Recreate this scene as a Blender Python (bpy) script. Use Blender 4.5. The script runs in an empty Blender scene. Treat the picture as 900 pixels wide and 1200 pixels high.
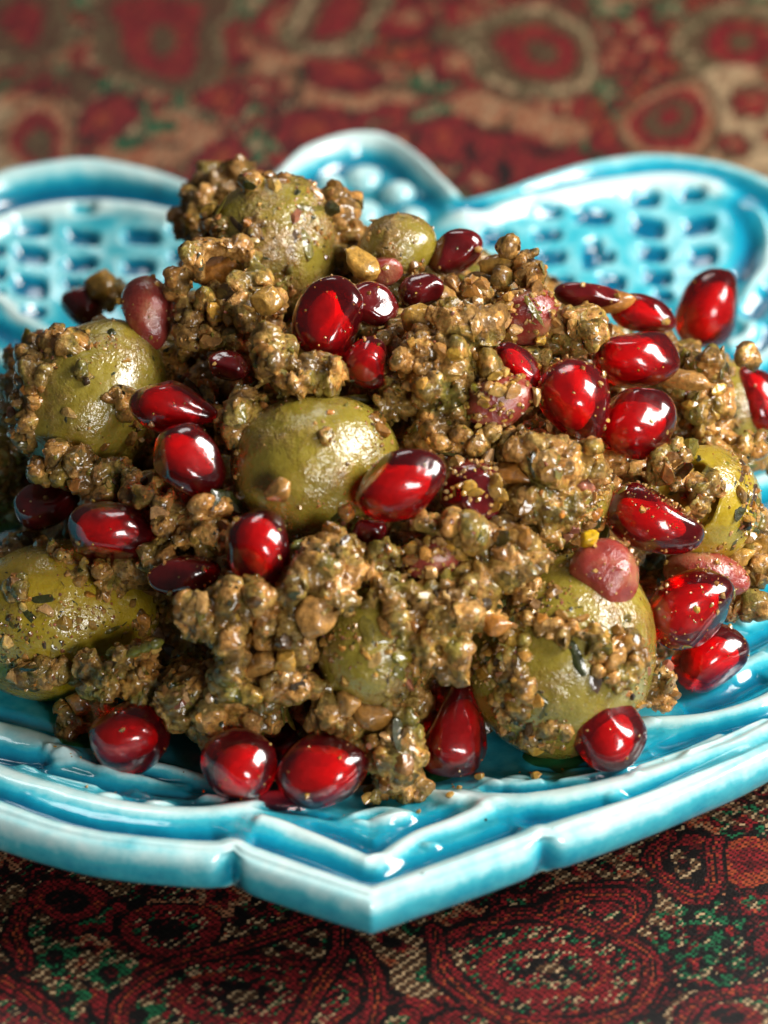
import bpy, bmesh, math, random
import numpy as np
from mathutils import Vector, Matrix
from mathutils.bvhtree import BVHTree

random.seed(7)
rng = np.random.default_rng(7)
S = 0.001                                   # everything below is written in millimetres
scene = bpy.context.scene
COL = scene.collection

# ------------------------------------------------------------------ camera
PITCH = math.radians(38.0)
DIST, FPX = 520.0, 4888.0
VV = np.array([0, -math.cos(PITCH), math.sin(PITCH)])      # towards the camera
UU = np.array([0, math.sin(PITCH), math.cos(PITCH)])
RR = np.array([1.0, 0, 0])
AIM = np.array([0.5, 2.6, 9.4])
CAM = AIM + DIST * VV
cam_d = bpy.data.cameras.new("camera")
cam = bpy.data.objects.new("camera", cam_d)
COL.objects.link(cam)
cam.location = Vector(CAM * S)
cam.rotation_euler = (math.radians(90) - PITCH, 0, 0)
cam_d.sensor_fit = 'VERTICAL'
cam_d.sensor_height = 32.0
cam_d.lens = FPX / 1200 * 32.0
cam_d.clip_start, cam_d.clip_end = 0.01, 20
cam_d.dof.use_dof = True
cam_d.dof.focus_distance = 0.487
cam_d.dof.aperture_fstop = 14.5
scene.camera = cam

# ------------------------------------------------------------------ light
world = bpy.data.worlds.new("World")
scene.world = world
world.use_nodes = True
world.node_tree.nodes["Background"].inputs[0].default_value = (1.0, 0.97, 0.93, 1)
world.node_tree.nodes["Background"].inputs[1].default_value = 0.065


def area_light(name, loc, target, w, h, power, colour):
    d = bpy.data.lights.new(name, 'AREA')
    d.shape = 'RECTANGLE'
    d.size, d.size_y = w * S, h * S
    d.energy = power
    d.color = colour
    o = bpy.data.objects.new(name, d)
    COL.objects.link(o)
    o.location = Vector(loc) * S
    o.rotation_euler = (Vector(target) - Vector(loc)).to_track_quat('-Z', 'Y').to_euler()
    return o


area_light("key_softbox", (318, -22, 275), (0, 0, 15), 195, 195, 3.35, (1.0, 0.965, 0.91))
area_light("fill_softbox", (190, -440, 215), (0, -20, 10), 150, 150, 1.5, (1.0, 0.98, 0.95))
area_light("back_softbox", (-60, 330, 400), (0, 10, 10), 200, 120, 0.4, (1.0, 0.98, 0.96))

scene.view_settings.view_transform = 'Standard'
scene.view_settings.look = 'None'
scene.view_settings.exposure = 0.0
scene.view_settings.gamma = 1.0
scene.view_settings.use_curve_mapping = False
scene.cycles.use_denoising = True
scene.cycles.max_bounces = 14
scene.cycles.transmission_bounces = 10
scene.cycles.glossy_bounces = 4
scene.cycles.diffuse_bounces = 3
scene.cycles.sample_clamp_indirect = 6.0
scene.cycles.caustics_refractive = True
scene.cycles.caustics_reflective = False
scene.cycles.blur_glossy = 0.3

# ------------------------------------------------------------------ helpers


def ray(px, py):
    d = -VV * FPX + RR * (px - 450) - UU * (py - 600)
    return d / np.linalg.norm(d)


def at(px, py, z):
    """point at height z that the photograph shows at this pixel"""
    d = ray(px, py)
    return CAM + (z - CAM[2]) / d[2] * d


def proj(P):
    q = np.asarray(P, float) - CAM
    zz = -(q @ VV)
    return 450 + FPX * (q @ RR) / zz, 600 - FPX * (q @ UU) / zz, zz


DOME_C = np.array([0, 0, 6.0])
DOME_R = np.array([50.0, 50.0, 42.0])


def dome(px, py):
    """where the heap's mean surface lies at this pixel (nearest approach if it misses)"""
    d = ray(px, py)
    o = (CAM - DOME_C) / DOME_R
    e = d / DOME_R
    a, b, c = e @ e, 2 * o @ e, o @ o - 1
    disc = b * b - 4 * a * c
    t = (-b - math.sqrt(max(disc, 0))) / (2 * a)
    return CAM + t * d, d


def hash3(ix, iy, iz, s):
    n = (ix.astype(np.int64) * 73856093) ^ (iy.astype(np.int64) * 19349663) ^ (iz.astype(np.int64) * 83492791) ^ (s * 2654435761)
    n = (n ^ (n >> 13)) * 1274126177
    n = n ^ (n >> 16)
    return (n & 0xFFFFFF) / float(0xFFFFFF)


def vnoise(P, scale, seed=0):
    """smooth value noise in 0..1; scale = size of one lump in mm"""
    Q = P / scale + 1000.0
    I = np.floor(Q)
    f = Q - I
    f = f * f * (3 - 2 * f)
    I = I.astype(np.int64)
    out = 0
    for dx in (0, 1):
        for dy in (0, 1):
            for dz in (0, 1):
                w = (f[:, 0] if dx else 1 - f[:, 0]) * (f[:, 1] if dy else 1 - f[:, 1]) * (f[:, 2] if dz else 1 - f[:, 2])
                out = out + w * hash3(I[:, 0] + dx, I[:, 1] + dy, I[:, 2] + dz, seed)
    return out


def grains(P, scale, seed=0):
    """chopped look: every cell its own height, with creases between (0..1)"""
    Q = P / scale + 1000.0
    I = np.floor(Q).astype(np.int64)
    b1 = np.full(len(P), 9.0)
    b2 = np.full(len(P), 9.0)
    hid = np.zeros(len(P))
    for dx in (-1, 0, 1):
        for dy in (-1, 0, 1):
            for dz in (-1, 0, 1):
                c = I + np.array([dx, dy, dz])
                hs = [hash3(c[:, 0], c[:, 1], c[:, 2], seed + 11 * k + 1) for k in range(3)]
                off = np.stack([c[:, k] + hs[k] for k in range(3)], 1) - Q
                d = np.sqrt((off ** 2).sum(1))
                nearer = d < b1
                b2 = np.where(nearer, b1, np.minimum(b2, d))
                tiltd = sum(off[:, k] * ((hs[k] * 7.31 + .37 * hs[(k + 1) % 3]) % 1 - .5) for k in range(3))
                hid = np.where(nearer, (hs[0] * 5.17 + hs[1] * 3.3) % 1 + 2.2 * tiltd, hid)
                b1 = np.minimum(b1, d)
    e = np.clip((b2 - b1) / .16, 0, 1)
    return np.clip(.2 + .7 * hid, 0, 1.3) * (.35 + .65 * e)


def tag(o, label=None, cat=None, group=None, kind=None):
    if label:
        o["label"] = label
    if cat:
        o["category"] = cat
    if group:
        o["group"] = group
    if kind:
        o["kind"] = kind
    return o


def make_mesh(name, verts, faces, mat, smooth=True, cols=None, vals=None):
    me = bpy.data.meshes.new(name)
    verts = np.asarray(verts, float) * S
    if isinstance(faces, np.ndarray):
        n, k = faces.shape
        me.vertices.add(len(verts))
        me.vertices.foreach_set("co", verts.astype(np.float32).ravel())
        me.loops.add(n * k)
        me.loops.foreach_set("vertex_index", faces.astype(np.int32).ravel())
        me.polygons.add(n)
        me.polygons.foreach_set("loop_start", np.arange(0, n * k, k, dtype=np.int32))
        me.polygons.foreach_set("loop_total", np.full(n, k, dtype=np.int32))
        me.update(calc_edges=True)
    else:
        me.from_pydata([tuple(v) for v in verts], [], faces)
    me.polygons.foreach_set("use_smooth", np.full(len(me.polygons), smooth))
    if cols is not None:
        at_ = me.color_attributes.new("col", 'FLOAT_COLOR', 'POINT')
        c4 = np.ones((len(verts), 4), np.float32)
        c4[:, :3] = cols
        at_.data.foreach_set("color", c4.ravel())
    if vals is not None:
        a_ = me.attributes.new("val", 'FLOAT', 'POINT')
        a_.data.foreach_set("value", np.asarray(vals, np.float32))
    me.materials.append(mat)
    me.validate()
    return me


def obj(name, me, parent=None, loc=(0, 0, 0), mtx=None):
    o = bpy.data.objects.new(name, me)
    COL.objects.link(o)
    o.location = Vector(loc) * S
    if mtx is not None:
        o.rotation_euler = Matrix(mtx).to_euler()
    if parent:
        o.parent = parent
    return o


def ico(sub):
    bm = bmesh.new()
    bmesh.ops.create_icosphere(bm, subdivisions=sub, radius=1.0)
    v = np.array([p.co[:] for p in bm.verts])
    f = np.array([[q.index for q in p.verts] for p in bm.faces])
    bm.free()
    return v, f


ICO = {k: ico(k) for k in (1, 2, 3, 4, 5)}


def basis(ang, tilt, roll=0.0):
    """orthonormal frame whose x axis lies at angle ang (degrees) in the picture plane, tipped towards the viewer by tilt"""
    a, t = math.radians(ang), math.radians(tilt)
    x = math.cos(t) * (math.cos(a) * RR + math.sin(a) * UU) + math.sin(t) * VV
    y = np.cross(VV, x)
    y /= np.linalg.norm(y)
    z = np.cross(x, y)
    c, s = math.cos(roll), math.sin(roll)
    return np.stack([x, c * y + s * z, c * z - s * y], 1)


# ------------------------------------------------------------------ materials
def new_mat(name):
    m = bpy.data.materials.new(name)
    m.use_nodes = True
    nt = m.node_tree
    return m, nt, nt.nodes["Principled BSDF"]


def N(nt, typ, **kw):
    n = nt.nodes.new(typ)
    for k, v in kw.items():
        if k.startswith("i_"):
            n.inputs[k[2:].replace("_", " ")].default_value = v
        else:
            setattr(n, k, v)
    return n


def noise(nt, size_mm, detail=3, rough=0.55, coord=None):
    n = N(nt, 'ShaderNodeTexNoise')
    n.inputs['Scale'].default_value = 1000.0 / size_mm
    n.inputs['Detail'].default_value = detail
    n.inputs['Roughness'].default_value = rough
    if coord is not None:
        nt.links.new(coord, n.inputs['Vector'])
    return n


def ramp(nt, src, stops):
    r = N(nt, 'ShaderNodeValToRGB')
    el = r.color_ramp.elements
    while len(el) > 1:
        el.remove(el[-1])
    el[0].position, el[0].color = stops[0][0], (*stops[0][1], 1)
    for p, c in stops[1:]:
        e = el.new(p)
        e.color = (*c, 1)
    nt.links.new(src, r.inputs[0])
    return r


def g3(v):
    return (v, v, v)


def mix(nt, fac, a, b, mode='MIX'):
    m = N(nt, 'ShaderNodeMix', data_type='RGBA', blend_type=mode)
    for sock, val in ((m.inputs[0], fac), (m.inputs[6], a), (m.inputs[7], b)):
        if hasattr(val, 'is_linked') or hasattr(val, 'links'):
            nt.links.new(val, sock)
        elif isinstance(val, (int, float)):
            sock.default_value = val
        else:
            sock.default_value = (*val, 1)
    return m.outputs[2]


def bump(nt, height, dist_mm, strength=1.0, normal=None):
    b = N(nt, 'ShaderNodeBump')
    b.inputs['Distance'].default_value = dist_mm * S
    b.inputs['Strength'].default_value = strength
    nt.links.new(height, b.inputs['Height'])
    if normal is not None:
        nt.links.new(normal, b.inputs['Normal'])
    return b.outputs[0]


def tex_coord(nt):
    return N(nt, 'ShaderNodeTexCoord').outputs['Object']


# glazed turquoise earthenware: the glaze is thin and pale on ridges, deep where it pools ("val")
def mat_glaze():
    m, nt, b = new_mat("turquoise_glaze")
    at_ = N(nt, 'ShaderNodeAttribute', attribute_name="val")
    oc = tex_coord(nt)
    n1 = noise(nt, 9, 3, 0.6, oc)
    n2 = noise(nt, 2.2, 5, 0.7, oc)
    add = N(nt, 'ShaderNodeMath', operation='MULTIPLY_ADD')
    nt.links.new(n1.outputs[0], add.inputs[0])
    add.inputs[1].default_value = 0.38
    nt.links.new(at_.outputs['Fac'], add.inputs[2])
    add2 = N(nt, 'ShaderNodeMath', operation='MULTIPLY_ADD')
    nt.links.new(n2.outputs[0], add2.inputs[0])
    add2.inputs[1].default_value = 0.42
    nt.links.new(add.outputs[0], add2.inputs[2])
    sub = N(nt, 'ShaderNodeMath', operation='SUBTRACT')
    nt.links.new(add2.outputs[0], sub.inputs[0])
    sub.inputs[1].default_value = 0.40
    r = ramp(nt, sub.outputs[0], [(0.0, (0.62, 0.80, 0.79)), (0.18, (0.36, 0.68, 0.71)), (0.36, (0.06, 0.46, 0.55)),
                                  (0.58, (0.004, 0.285, 0.415)), (1.0, (0.0, 0.115, 0.22))])
    # a few iron specks in the glaze
    sp = N(nt, 'ShaderNodeTexVoronoi')
    sp.inputs['Scale'].default_value = 1000 / 7.0
    nt.links.new(oc, sp.inputs['Vector'])
    spm = ramp(nt, sp.outputs['Distance'], [(0.0, g3(1)), (0.028, g3(1)), (0.05, g3(0))])
    colr = mix(nt, spm.outputs[0], r.outputs[0], (0.10, 0.10, 0.08))
    nt.links.new(colr, b.inputs['Base Color'])
    b.inputs['Roughness'].default_value = 0.18
    b.inputs['Coat Weight'].default_value = 0.8
    b.inputs['Coat Roughness'].default_value = 0.06
    b.inputs['Subsurface Weight'].default_value = 0.15
    b.inputs['Subsurface Radius'].default_value = (0.8 * S, 1.0 * S, 1.0 * S)
    b.inputs['Subsurface Scale'].default_value = 1.0
    n3 = noise(nt, 4.5, 2, 0.5, oc)
    bb = bump(nt, n3.outputs[0], 0.35, 0.5)
    nt.links.new(bb, b.inputs['Coat Normal'])
    nt.links.new(bb, b.inputs['Normal'])
    return m


def mat_cloth():
    m, nt, b = new_mat("woven_silk")
    at_ = N(nt, 'ShaderNodeAttribute', attribute_name="col")
    nt.links.new(at_.outputs['Color'], b.inputs['Base Color'])
    b.inputs['Roughness'].default_value = 0.5
    b.inputs['Sheen Weight'].default_value = 0.0
    b.inputs['Specular IOR Level'].default_value = 0.35
    nz = noise(nt, 0.25, 2, 0.5, tex_coord(nt))
    nt.links.new(bump(nt, nz.outputs[0], 0.08, 0.5), b.inputs['Normal'])
    return m


def mat_olive(name, c1, c2, film):
    m, nt, b = new_mat(name)
    oc = tex_coord(nt)
    oi = N(nt, 'ShaderNodeObjectInfo')
    vm = N(nt, 'ShaderNodeVectorMath', operation='ADD')
    nt.links.new(oc, vm.inputs[0])
    nt.links.new(oi.outputs['Random'], vm.inputs[1])
    oc = vm.outputs[0]
    n1 = noise(nt, 11, 3, 0.55, oc)
    skin = ramp(nt, n1.outputs[0], [(0.3, c1), (0.7, c2)])
    n2 = noise(nt, 0.9, 3, 0.6, oc)
    sk2 = mix(nt, 0.22, skin.outputs[0], ramp(nt, n2.outputs[0], [(0.35, (0.05, 0.05, 0.01)), (0.65, (0.34, 0.29, 0.08))]).outputs[0])
    # smear of brown marinade left on the skin
    n3 = noise(nt, 6.5, 5, 0.68, oc)
    msk = ramp(nt, n3.outputs[0], [(film - 0.10, g3(0)), (film, g3(0.45)), (film + 0.07, g3(1))])
    n4 = noise(nt, 1.2, 4, 0.7, oc)
    smear = ramp(nt, n4.outputs[0], [(0.3, (0.10, 0.058, 0.012)), (0.5, (0.25, 0.145, 0.034)), (0.7, (0.42, 0.26, 0.09))])
    c = mix(nt, msk.outputs[0], sk2, smear.outputs[0])
    nt.links.new(c, b.inputs['Base Color'])
    rr = ramp(nt, n4.outputs[0], [(0.3, g3(0.18)), (0.75, g3(0.42))])
    nt.links.new(rr.outputs[0], b.inputs['Roughness'])
    b.inputs['Coat Weight'].default_value = 1.0
    b.inputs['Coat Roughness'].default_value = 0.1
    b.inputs['Subsurface Weight'].default_value = 0.35
    b.inputs['Subsurface Radius'].default_value = (2.2 * S, 1.5 * S, 0.4 * S)
    b.inputs['Subsurface Scale'].default_value = 1.0
    mul = N(nt, 'ShaderNodeMath', operation='MULTIPLY')
    nt.links.new(msk.outputs[0], mul.inputs[0])
    nt.links.new(n4.outputs[0], mul.inputs[1])
    nb = bump(nt, mul.outputs[0], 0.7, 0.6)
    n5 = noise(nt, 0.55, 3, 0.6, oc)
    nb = bump(nt, n5.outputs[0], 0.14, 0.6, nb)
    n6 = noise(nt, 3.2, 2, 0.5, oc)
    nb = bump(nt, n6.outputs[0], 0.3, 0.6, nb)
    po = N(nt, 'ShaderNodeTexVoronoi')
    po.inputs['Scale'].default_value = 1000 / 0.9
    nt.links.new(oc, po.inputs['Vector'])
    pit = ramp(nt, po.outputs['Distance'], [(0.0, g3(0)), (0.22, g3(1))])
    nb = bump(nt, pit.outputs[0], 0.05, 0.7, nb)
    nt.links.new(nb, b.inputs['Normal'])
    nt.links.new(nb, b.inputs['Coat Normal'])
    return m


def mat_jelly():
    """clear ruby flesh of the pomegranate aril"""
    m, nt, b = new_mat("pomegranate_flesh")
    b.inputs['Base Color'].default_value = (0.60, 0.03, 0.045, 1)
    b.inputs['Transmission Weight'].default_value = 0.95
    b.inputs['Roughness'].default_value = 0.22
    b.inputs['IOR'].default_value = 1.36
    b.inputs['Specular IOR Level'].default_value = 0.2
    b.inputs['Coat Weight'].default_value = 1.0
    b.inputs['Coat Roughness'].default_value = 0.02
    oc = tex_coord(nt)
    n1 = noise(nt, 3.0, 2, 0.5, oc)
    nb = bump(nt, n1.outputs[0], 0.25, 0.5)
    n2 = noise(nt, 0.7, 3, 0.6, oc)
    nb = bump(nt, n2.outputs[0], 0.035, 0.5, nb)
    nt.links.new(nb, b.inputs['Normal'])
    nt.links.new(nb, b.inputs['Coat Normal'])
    va = N(nt, 'ShaderNodeVolumeAbsorption')
    va.inputs['Color'].default_value = (0.945, 0.0, 0.05, 1)
    va.inputs['Density'].default_value = 850
    nt.links.new(va.outputs[0], nt.nodes["Material Output"].inputs['Volume'])
    return m


def mat_kernel():
    m, nt, b = new_mat("aril_kernel")
    n1 = noise(nt, 1.5, 3, 0.6, tex_coord(nt))
    r = ramp(nt, n1.outputs[0], [(0.3, (0.92, 0.4, 0.32)), (0.7, (1.0, 0.8, 0.7))])
    nt.links.new(r.outputs[0], b.inputs['Base Color'])
    b.inputs['Roughness'].default_value = 0.5
    b.inputs['Subsurface Weight'].default_value = 0.0
    return m


def mat_coated_aril():
    m, nt, b = new_mat("smeared_pomegranate_flesh")
    oc = tex_coord(nt)
    n1 = noise(nt, 4.0, 4, 0.6, oc)
    c = ramp(nt, n1.outputs[0], [(0.25, (0.12, 0.010, 0.010)), (0.50, (0.29, 0.04, 0.028)), (0.63, (0.37, 0.13, 0.07)), (0.77, (0.28, 0.15, 0.04))])
    nt.links.new(c.outputs[0], b.inputs['Base Color'])
    b.inputs['Roughness'].default_value = 0.25
    b.inputs['Coat Weight'].default_value = 0.8
    b.inputs['Coat Roughness'].default_value = 0.08
    b.inputs['Subsurface Weight'].default_value = 0.5
    b.inputs['Subsurface Radius'].default_value = (2.5 * S, 0.5 * S, 0.4 * S)
    b.inputs['Subsurface Scale'].default_value = 1.0
    n2 = noise(nt, 0.9, 4, 0.65, oc)
    nb = bump(nt, n2.outputs[0], 0.3, 0.7)
    nt.links.new(nb, b.inputs['Normal'])
    nt.links.new(nb, b.inputs['Coat Normal'])
    return m


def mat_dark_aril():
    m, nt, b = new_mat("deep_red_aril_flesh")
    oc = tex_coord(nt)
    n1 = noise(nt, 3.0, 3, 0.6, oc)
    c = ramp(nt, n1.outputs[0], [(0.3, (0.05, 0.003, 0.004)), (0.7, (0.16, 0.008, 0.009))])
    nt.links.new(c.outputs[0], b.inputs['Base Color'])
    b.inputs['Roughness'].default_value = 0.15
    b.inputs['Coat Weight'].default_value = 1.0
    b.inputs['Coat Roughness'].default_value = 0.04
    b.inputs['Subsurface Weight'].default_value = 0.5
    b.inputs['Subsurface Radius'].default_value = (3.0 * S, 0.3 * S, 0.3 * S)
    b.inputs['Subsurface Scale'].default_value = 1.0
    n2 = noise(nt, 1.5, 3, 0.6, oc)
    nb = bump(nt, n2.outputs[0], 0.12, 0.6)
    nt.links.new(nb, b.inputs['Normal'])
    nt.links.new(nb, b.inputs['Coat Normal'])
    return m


def mat_paste():
    m, nt, b = new_mat("walnut_herb_marinade")
    oc = tex_coord(nt)
    n1 = noise(nt, 5.0, 4, 0.65, oc)
    n2 = noise(nt, 0.9, 5, 0.7, oc)
    n3 = noise(nt, 2.4, 4, 0.65, oc)
    c1 = ramp(nt, n2.outputs[0], [(0.28, (0.09, 0.043, 0.008)), (0.45, (0.265, 0.135, 0.027)), (0.58, (0.43, 0.24, 0.066)), (0.75, (0.64, 0.42, 0.17))])
    c2 = ramp(nt, n2.outputs[0], [(0.30, (0.07, 0.050, 0.006)), (0.5, (0.215, 0.152, 0.021)), (0.7, (0.39, 0.29, 0.065))])
    mk = ramp(nt, n1.outputs[0], [(0.49, g3(0)), (0.64, g3(1))])
    c = mix(nt, mk.outputs[0], c1.outputs[0], c2.outputs[0])
    vo = N(nt, 'ShaderNodeTexVoronoi')
    vo.inputs['Scale'].default_value = 1000 / 1.1
    nt.links.new(oc, vo.inputs['Vector'])
    # bigger bits of nut kneaded in: each its own tone
    vb = N(nt, 'ShaderNodeTexVoronoi')
    vb.inputs['Scale'].default_value = 1000 / 2.6
    wv = N(nt, 'ShaderNodeVectorMath', operation='MULTIPLY_ADD')
    nt.links.new(n3.outputs['Color'], wv.inputs[0])
    wv.inputs[1].default_value = (1.6 * S, 1.6 * S, 1.6 * S)
    nt.links.new(oc, wv.inputs[2])
    nt.links.new(wv.outputs[0], vb.inputs['Vector'])
    bits = ramp(nt, vb.outputs['Color'], [(0.2, (0.55, 0.5, 0.4)), (0.38, (0.75, 0.95, 0.6)), (0.5, (1.0, 1.0, 1.0)), (0.62, (1.4, 1.1, 0.85)), (0.75, (1.65, 1.5, 1.5))])
    c = mix(nt, 0.75, c, bits.outputs[0], 'MULTIPLY')
    hs = ramp(nt, vo.outputs['Color'], [(0.2, g3(0.65)), (0.5, g3(1.0)), (0.8, g3(1.3))])
    c = mix(nt, 0.8, c, hs.outputs[0], 'MULTIPLY')
    nt.links.new(c, b.inputs['Base Color'])
    b.inputs['Specular IOR Level'].default_value = 0.25
    rr = ramp(nt, n3.outputs[0], [(0.35, g3(0.3)), (0.65, g3(0.55))])
    nt.links.new(rr.outputs[0], b.inputs['Roughness'])
    b.inputs['Coat Weight'].default_value = 0.9
    b.inputs['Coat Roughness'].default_value = 0.15
    b.inputs['Subsurface Weight'].default_value = 0.2
    b.inputs['Subsurface Radius'].default_value = (1.0 * S, 0.6 * S, 0.25 * S)
    b.inputs['Subsurface Scale'].default_value = 1.0
    nb = bump(nt, n2.outputs[0], 0.6, 0.9)
    nb = bump(nt, vo.outputs['Color'], 0.12, 0.5, nb)
    nt.links.new(nb, b.inputs['Normal'])
    n5 = noise(nt, 1.3, 2, 0.5, oc)
    nt.links.new(bump(nt, n5.outputs[0], 0.35, 0.5), b.inputs['Coat Normal'])
    return m


def mat_crumb():
    m, nt, b = new_mat("chopped_walnut_and_herb")
    oc = tex_coord(nt)
    at_ = N(nt, 'ShaderNodeAttribute', attribute_name="col")
    n2 = noise(nt, 0.8, 4, 0.65, oc)
    v = ramp(nt, n2.outputs[0], [(0.3, g3(0.45)), (0.5, g3(0.95)), (0.7, g3(1.35))])
    c = mix(nt, 1.0, at_.outputs['Color'], v.outputs[0], 'MULTIPLY')
    nt.links.new(c, b.inputs['Base Color'])
    b.inputs['Roughness'].default_value = 0.4
    b.inputs['Specular IOR Level'].default_value = 0.25
    b.inputs['Coat Weight'].default_value = 1.0
    b.inputs['Coat Roughness'].default_value = 0.07
    b.inputs['Subsurface Weight'].default_value = 0.25
    b.inputs['Subsurface Radius'].default_value = (0.8 * S, 0.5 * S, 0.25 * S)
    b.inputs['Subsurface Scale'].default_value = 1.0
    nb = bump(nt, n2.outputs[0], 0.3, 0.7)
    nt.links.new(nb, b.inputs['Normal'])
    n5 = noise(nt, 1.3, 2, 0.5, oc)
    nt.links.new(bump(nt, n5.outputs[0], 0.3, 0.5), b.inputs['Coat Normal'])
    return m


M_GLAZE, M_CLOTH = mat_glaze(), mat_cloth()
M_OLIVE = {'green': mat_olive("olive_skin", (0.22, 0.165, 0.012), (0.35, 0.255, 0.022), 0.585),
           'yellow': mat_olive("yellow_olive_skin", (0.38, 0.255, 0.006), (0.60, 0.39, 0.012), 0.62),
           'coated': mat_olive("smeared_olive_skin", (0.23, 0.175, 0.014), (0.36, 0.265, 0.024), 0.55)}
M_JELLY, M_KERNEL, M_COATED, M_DARK = mat_jelly(), mat_kernel(), mat_coated_aril(), mat_dark_aril()
M_PASTE, M_CRUMB = mat_paste(), mat_crumb()

# ------------------------------------------------------------------ tablecloth
PAL = {'k': (0.008, 0.006, 0.006), 'r': (0.24, 0.015, 0.020), 'd': (0.10, 0.010, 0.012), 'c': (0.46, 0.35, 0.21),
       'g': (0.012, 0.13, 0.055), 'o': (0.34, 0.065, 0.025), 't': (0.36, 0.17, 0.09), 'b': (0.10, 0.052, 0.025), 'n': (0.13, 0.11, 0.055)}
KEYS = list(PAL)
PALA = np.array([PAL[k] for k in KEYS])
MIXES = {  # what a figured area is woven from
    'ground': [('k', .56), ('d', .27), ('r', .08), ('c', .05), ('g', .04)],
    'red': [('r', .6), ('d', .34), ('o', .06)],
    'black': [('k', .86), ('d', .14)],
    'hatch': [('c', .50), ('b', .30), ('k', .20)],
    'green': [('g', .75), ('k', .15), ('c', .10)],
    'orange': [('o', .75), ('r', .25)],
    'tan': [('t', .70), ('o', .15), ('c', .15)],
    'cream': [('c', .82), ('t', .10), ('b', .08)],
    'brown': [('b', .60), ('n', .25), ('d', .15)],
    'flecks': [('r', .34), ('k', .38), ('g', .14), ('c', .14)],
    'olivebrown': [('n', .6), ('b', .3), ('c', .1)]}
MK = list(MIXES)


def spline(pts, n=12):
    p = np.array(pts, float)
    p = np.vstack([2 * p[0] - p[1], p, 2 * p[-1] - p[-2]])
    out = []
    for k in range(1, len(p) - 2):
        for t in np.arange(n) / n:
            out.append(0.5 * ((2 * p[k]) + (-p[k - 1] + p[k + 1]) * t + (2 * p[k - 1] - 5 * p[k] + 4 * p[k + 1] - p[k + 2]) * t * t
                              + (-p[k - 1] + 3 * p[k] - 3 * p[k + 1] + p[k + 2]) * t ** 3))
    out.append(p[-2])
    return np.array(out)


def poly_dist(x, y, pts):
    best = np.full(len(x), 1e9)
    par = np.zeros(len(x))
    n = len(pts) - 1
    for k in range(n):
        a, b = pts[k], pts[k + 1]
        d = b - a
        t = np.clip(((x - a[0]) * d[0] + (y - a[1]) * d[1]) / (d @ d + 1e-9), 0, 1)
        q = np.hypot(x - a[0] - t * d[0], y - a[1] - t * d[1])
        m_ = q < best
        best[m_] = q[m_]
        par[m_] = (k + t[m_]) / n
    return best, par


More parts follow.
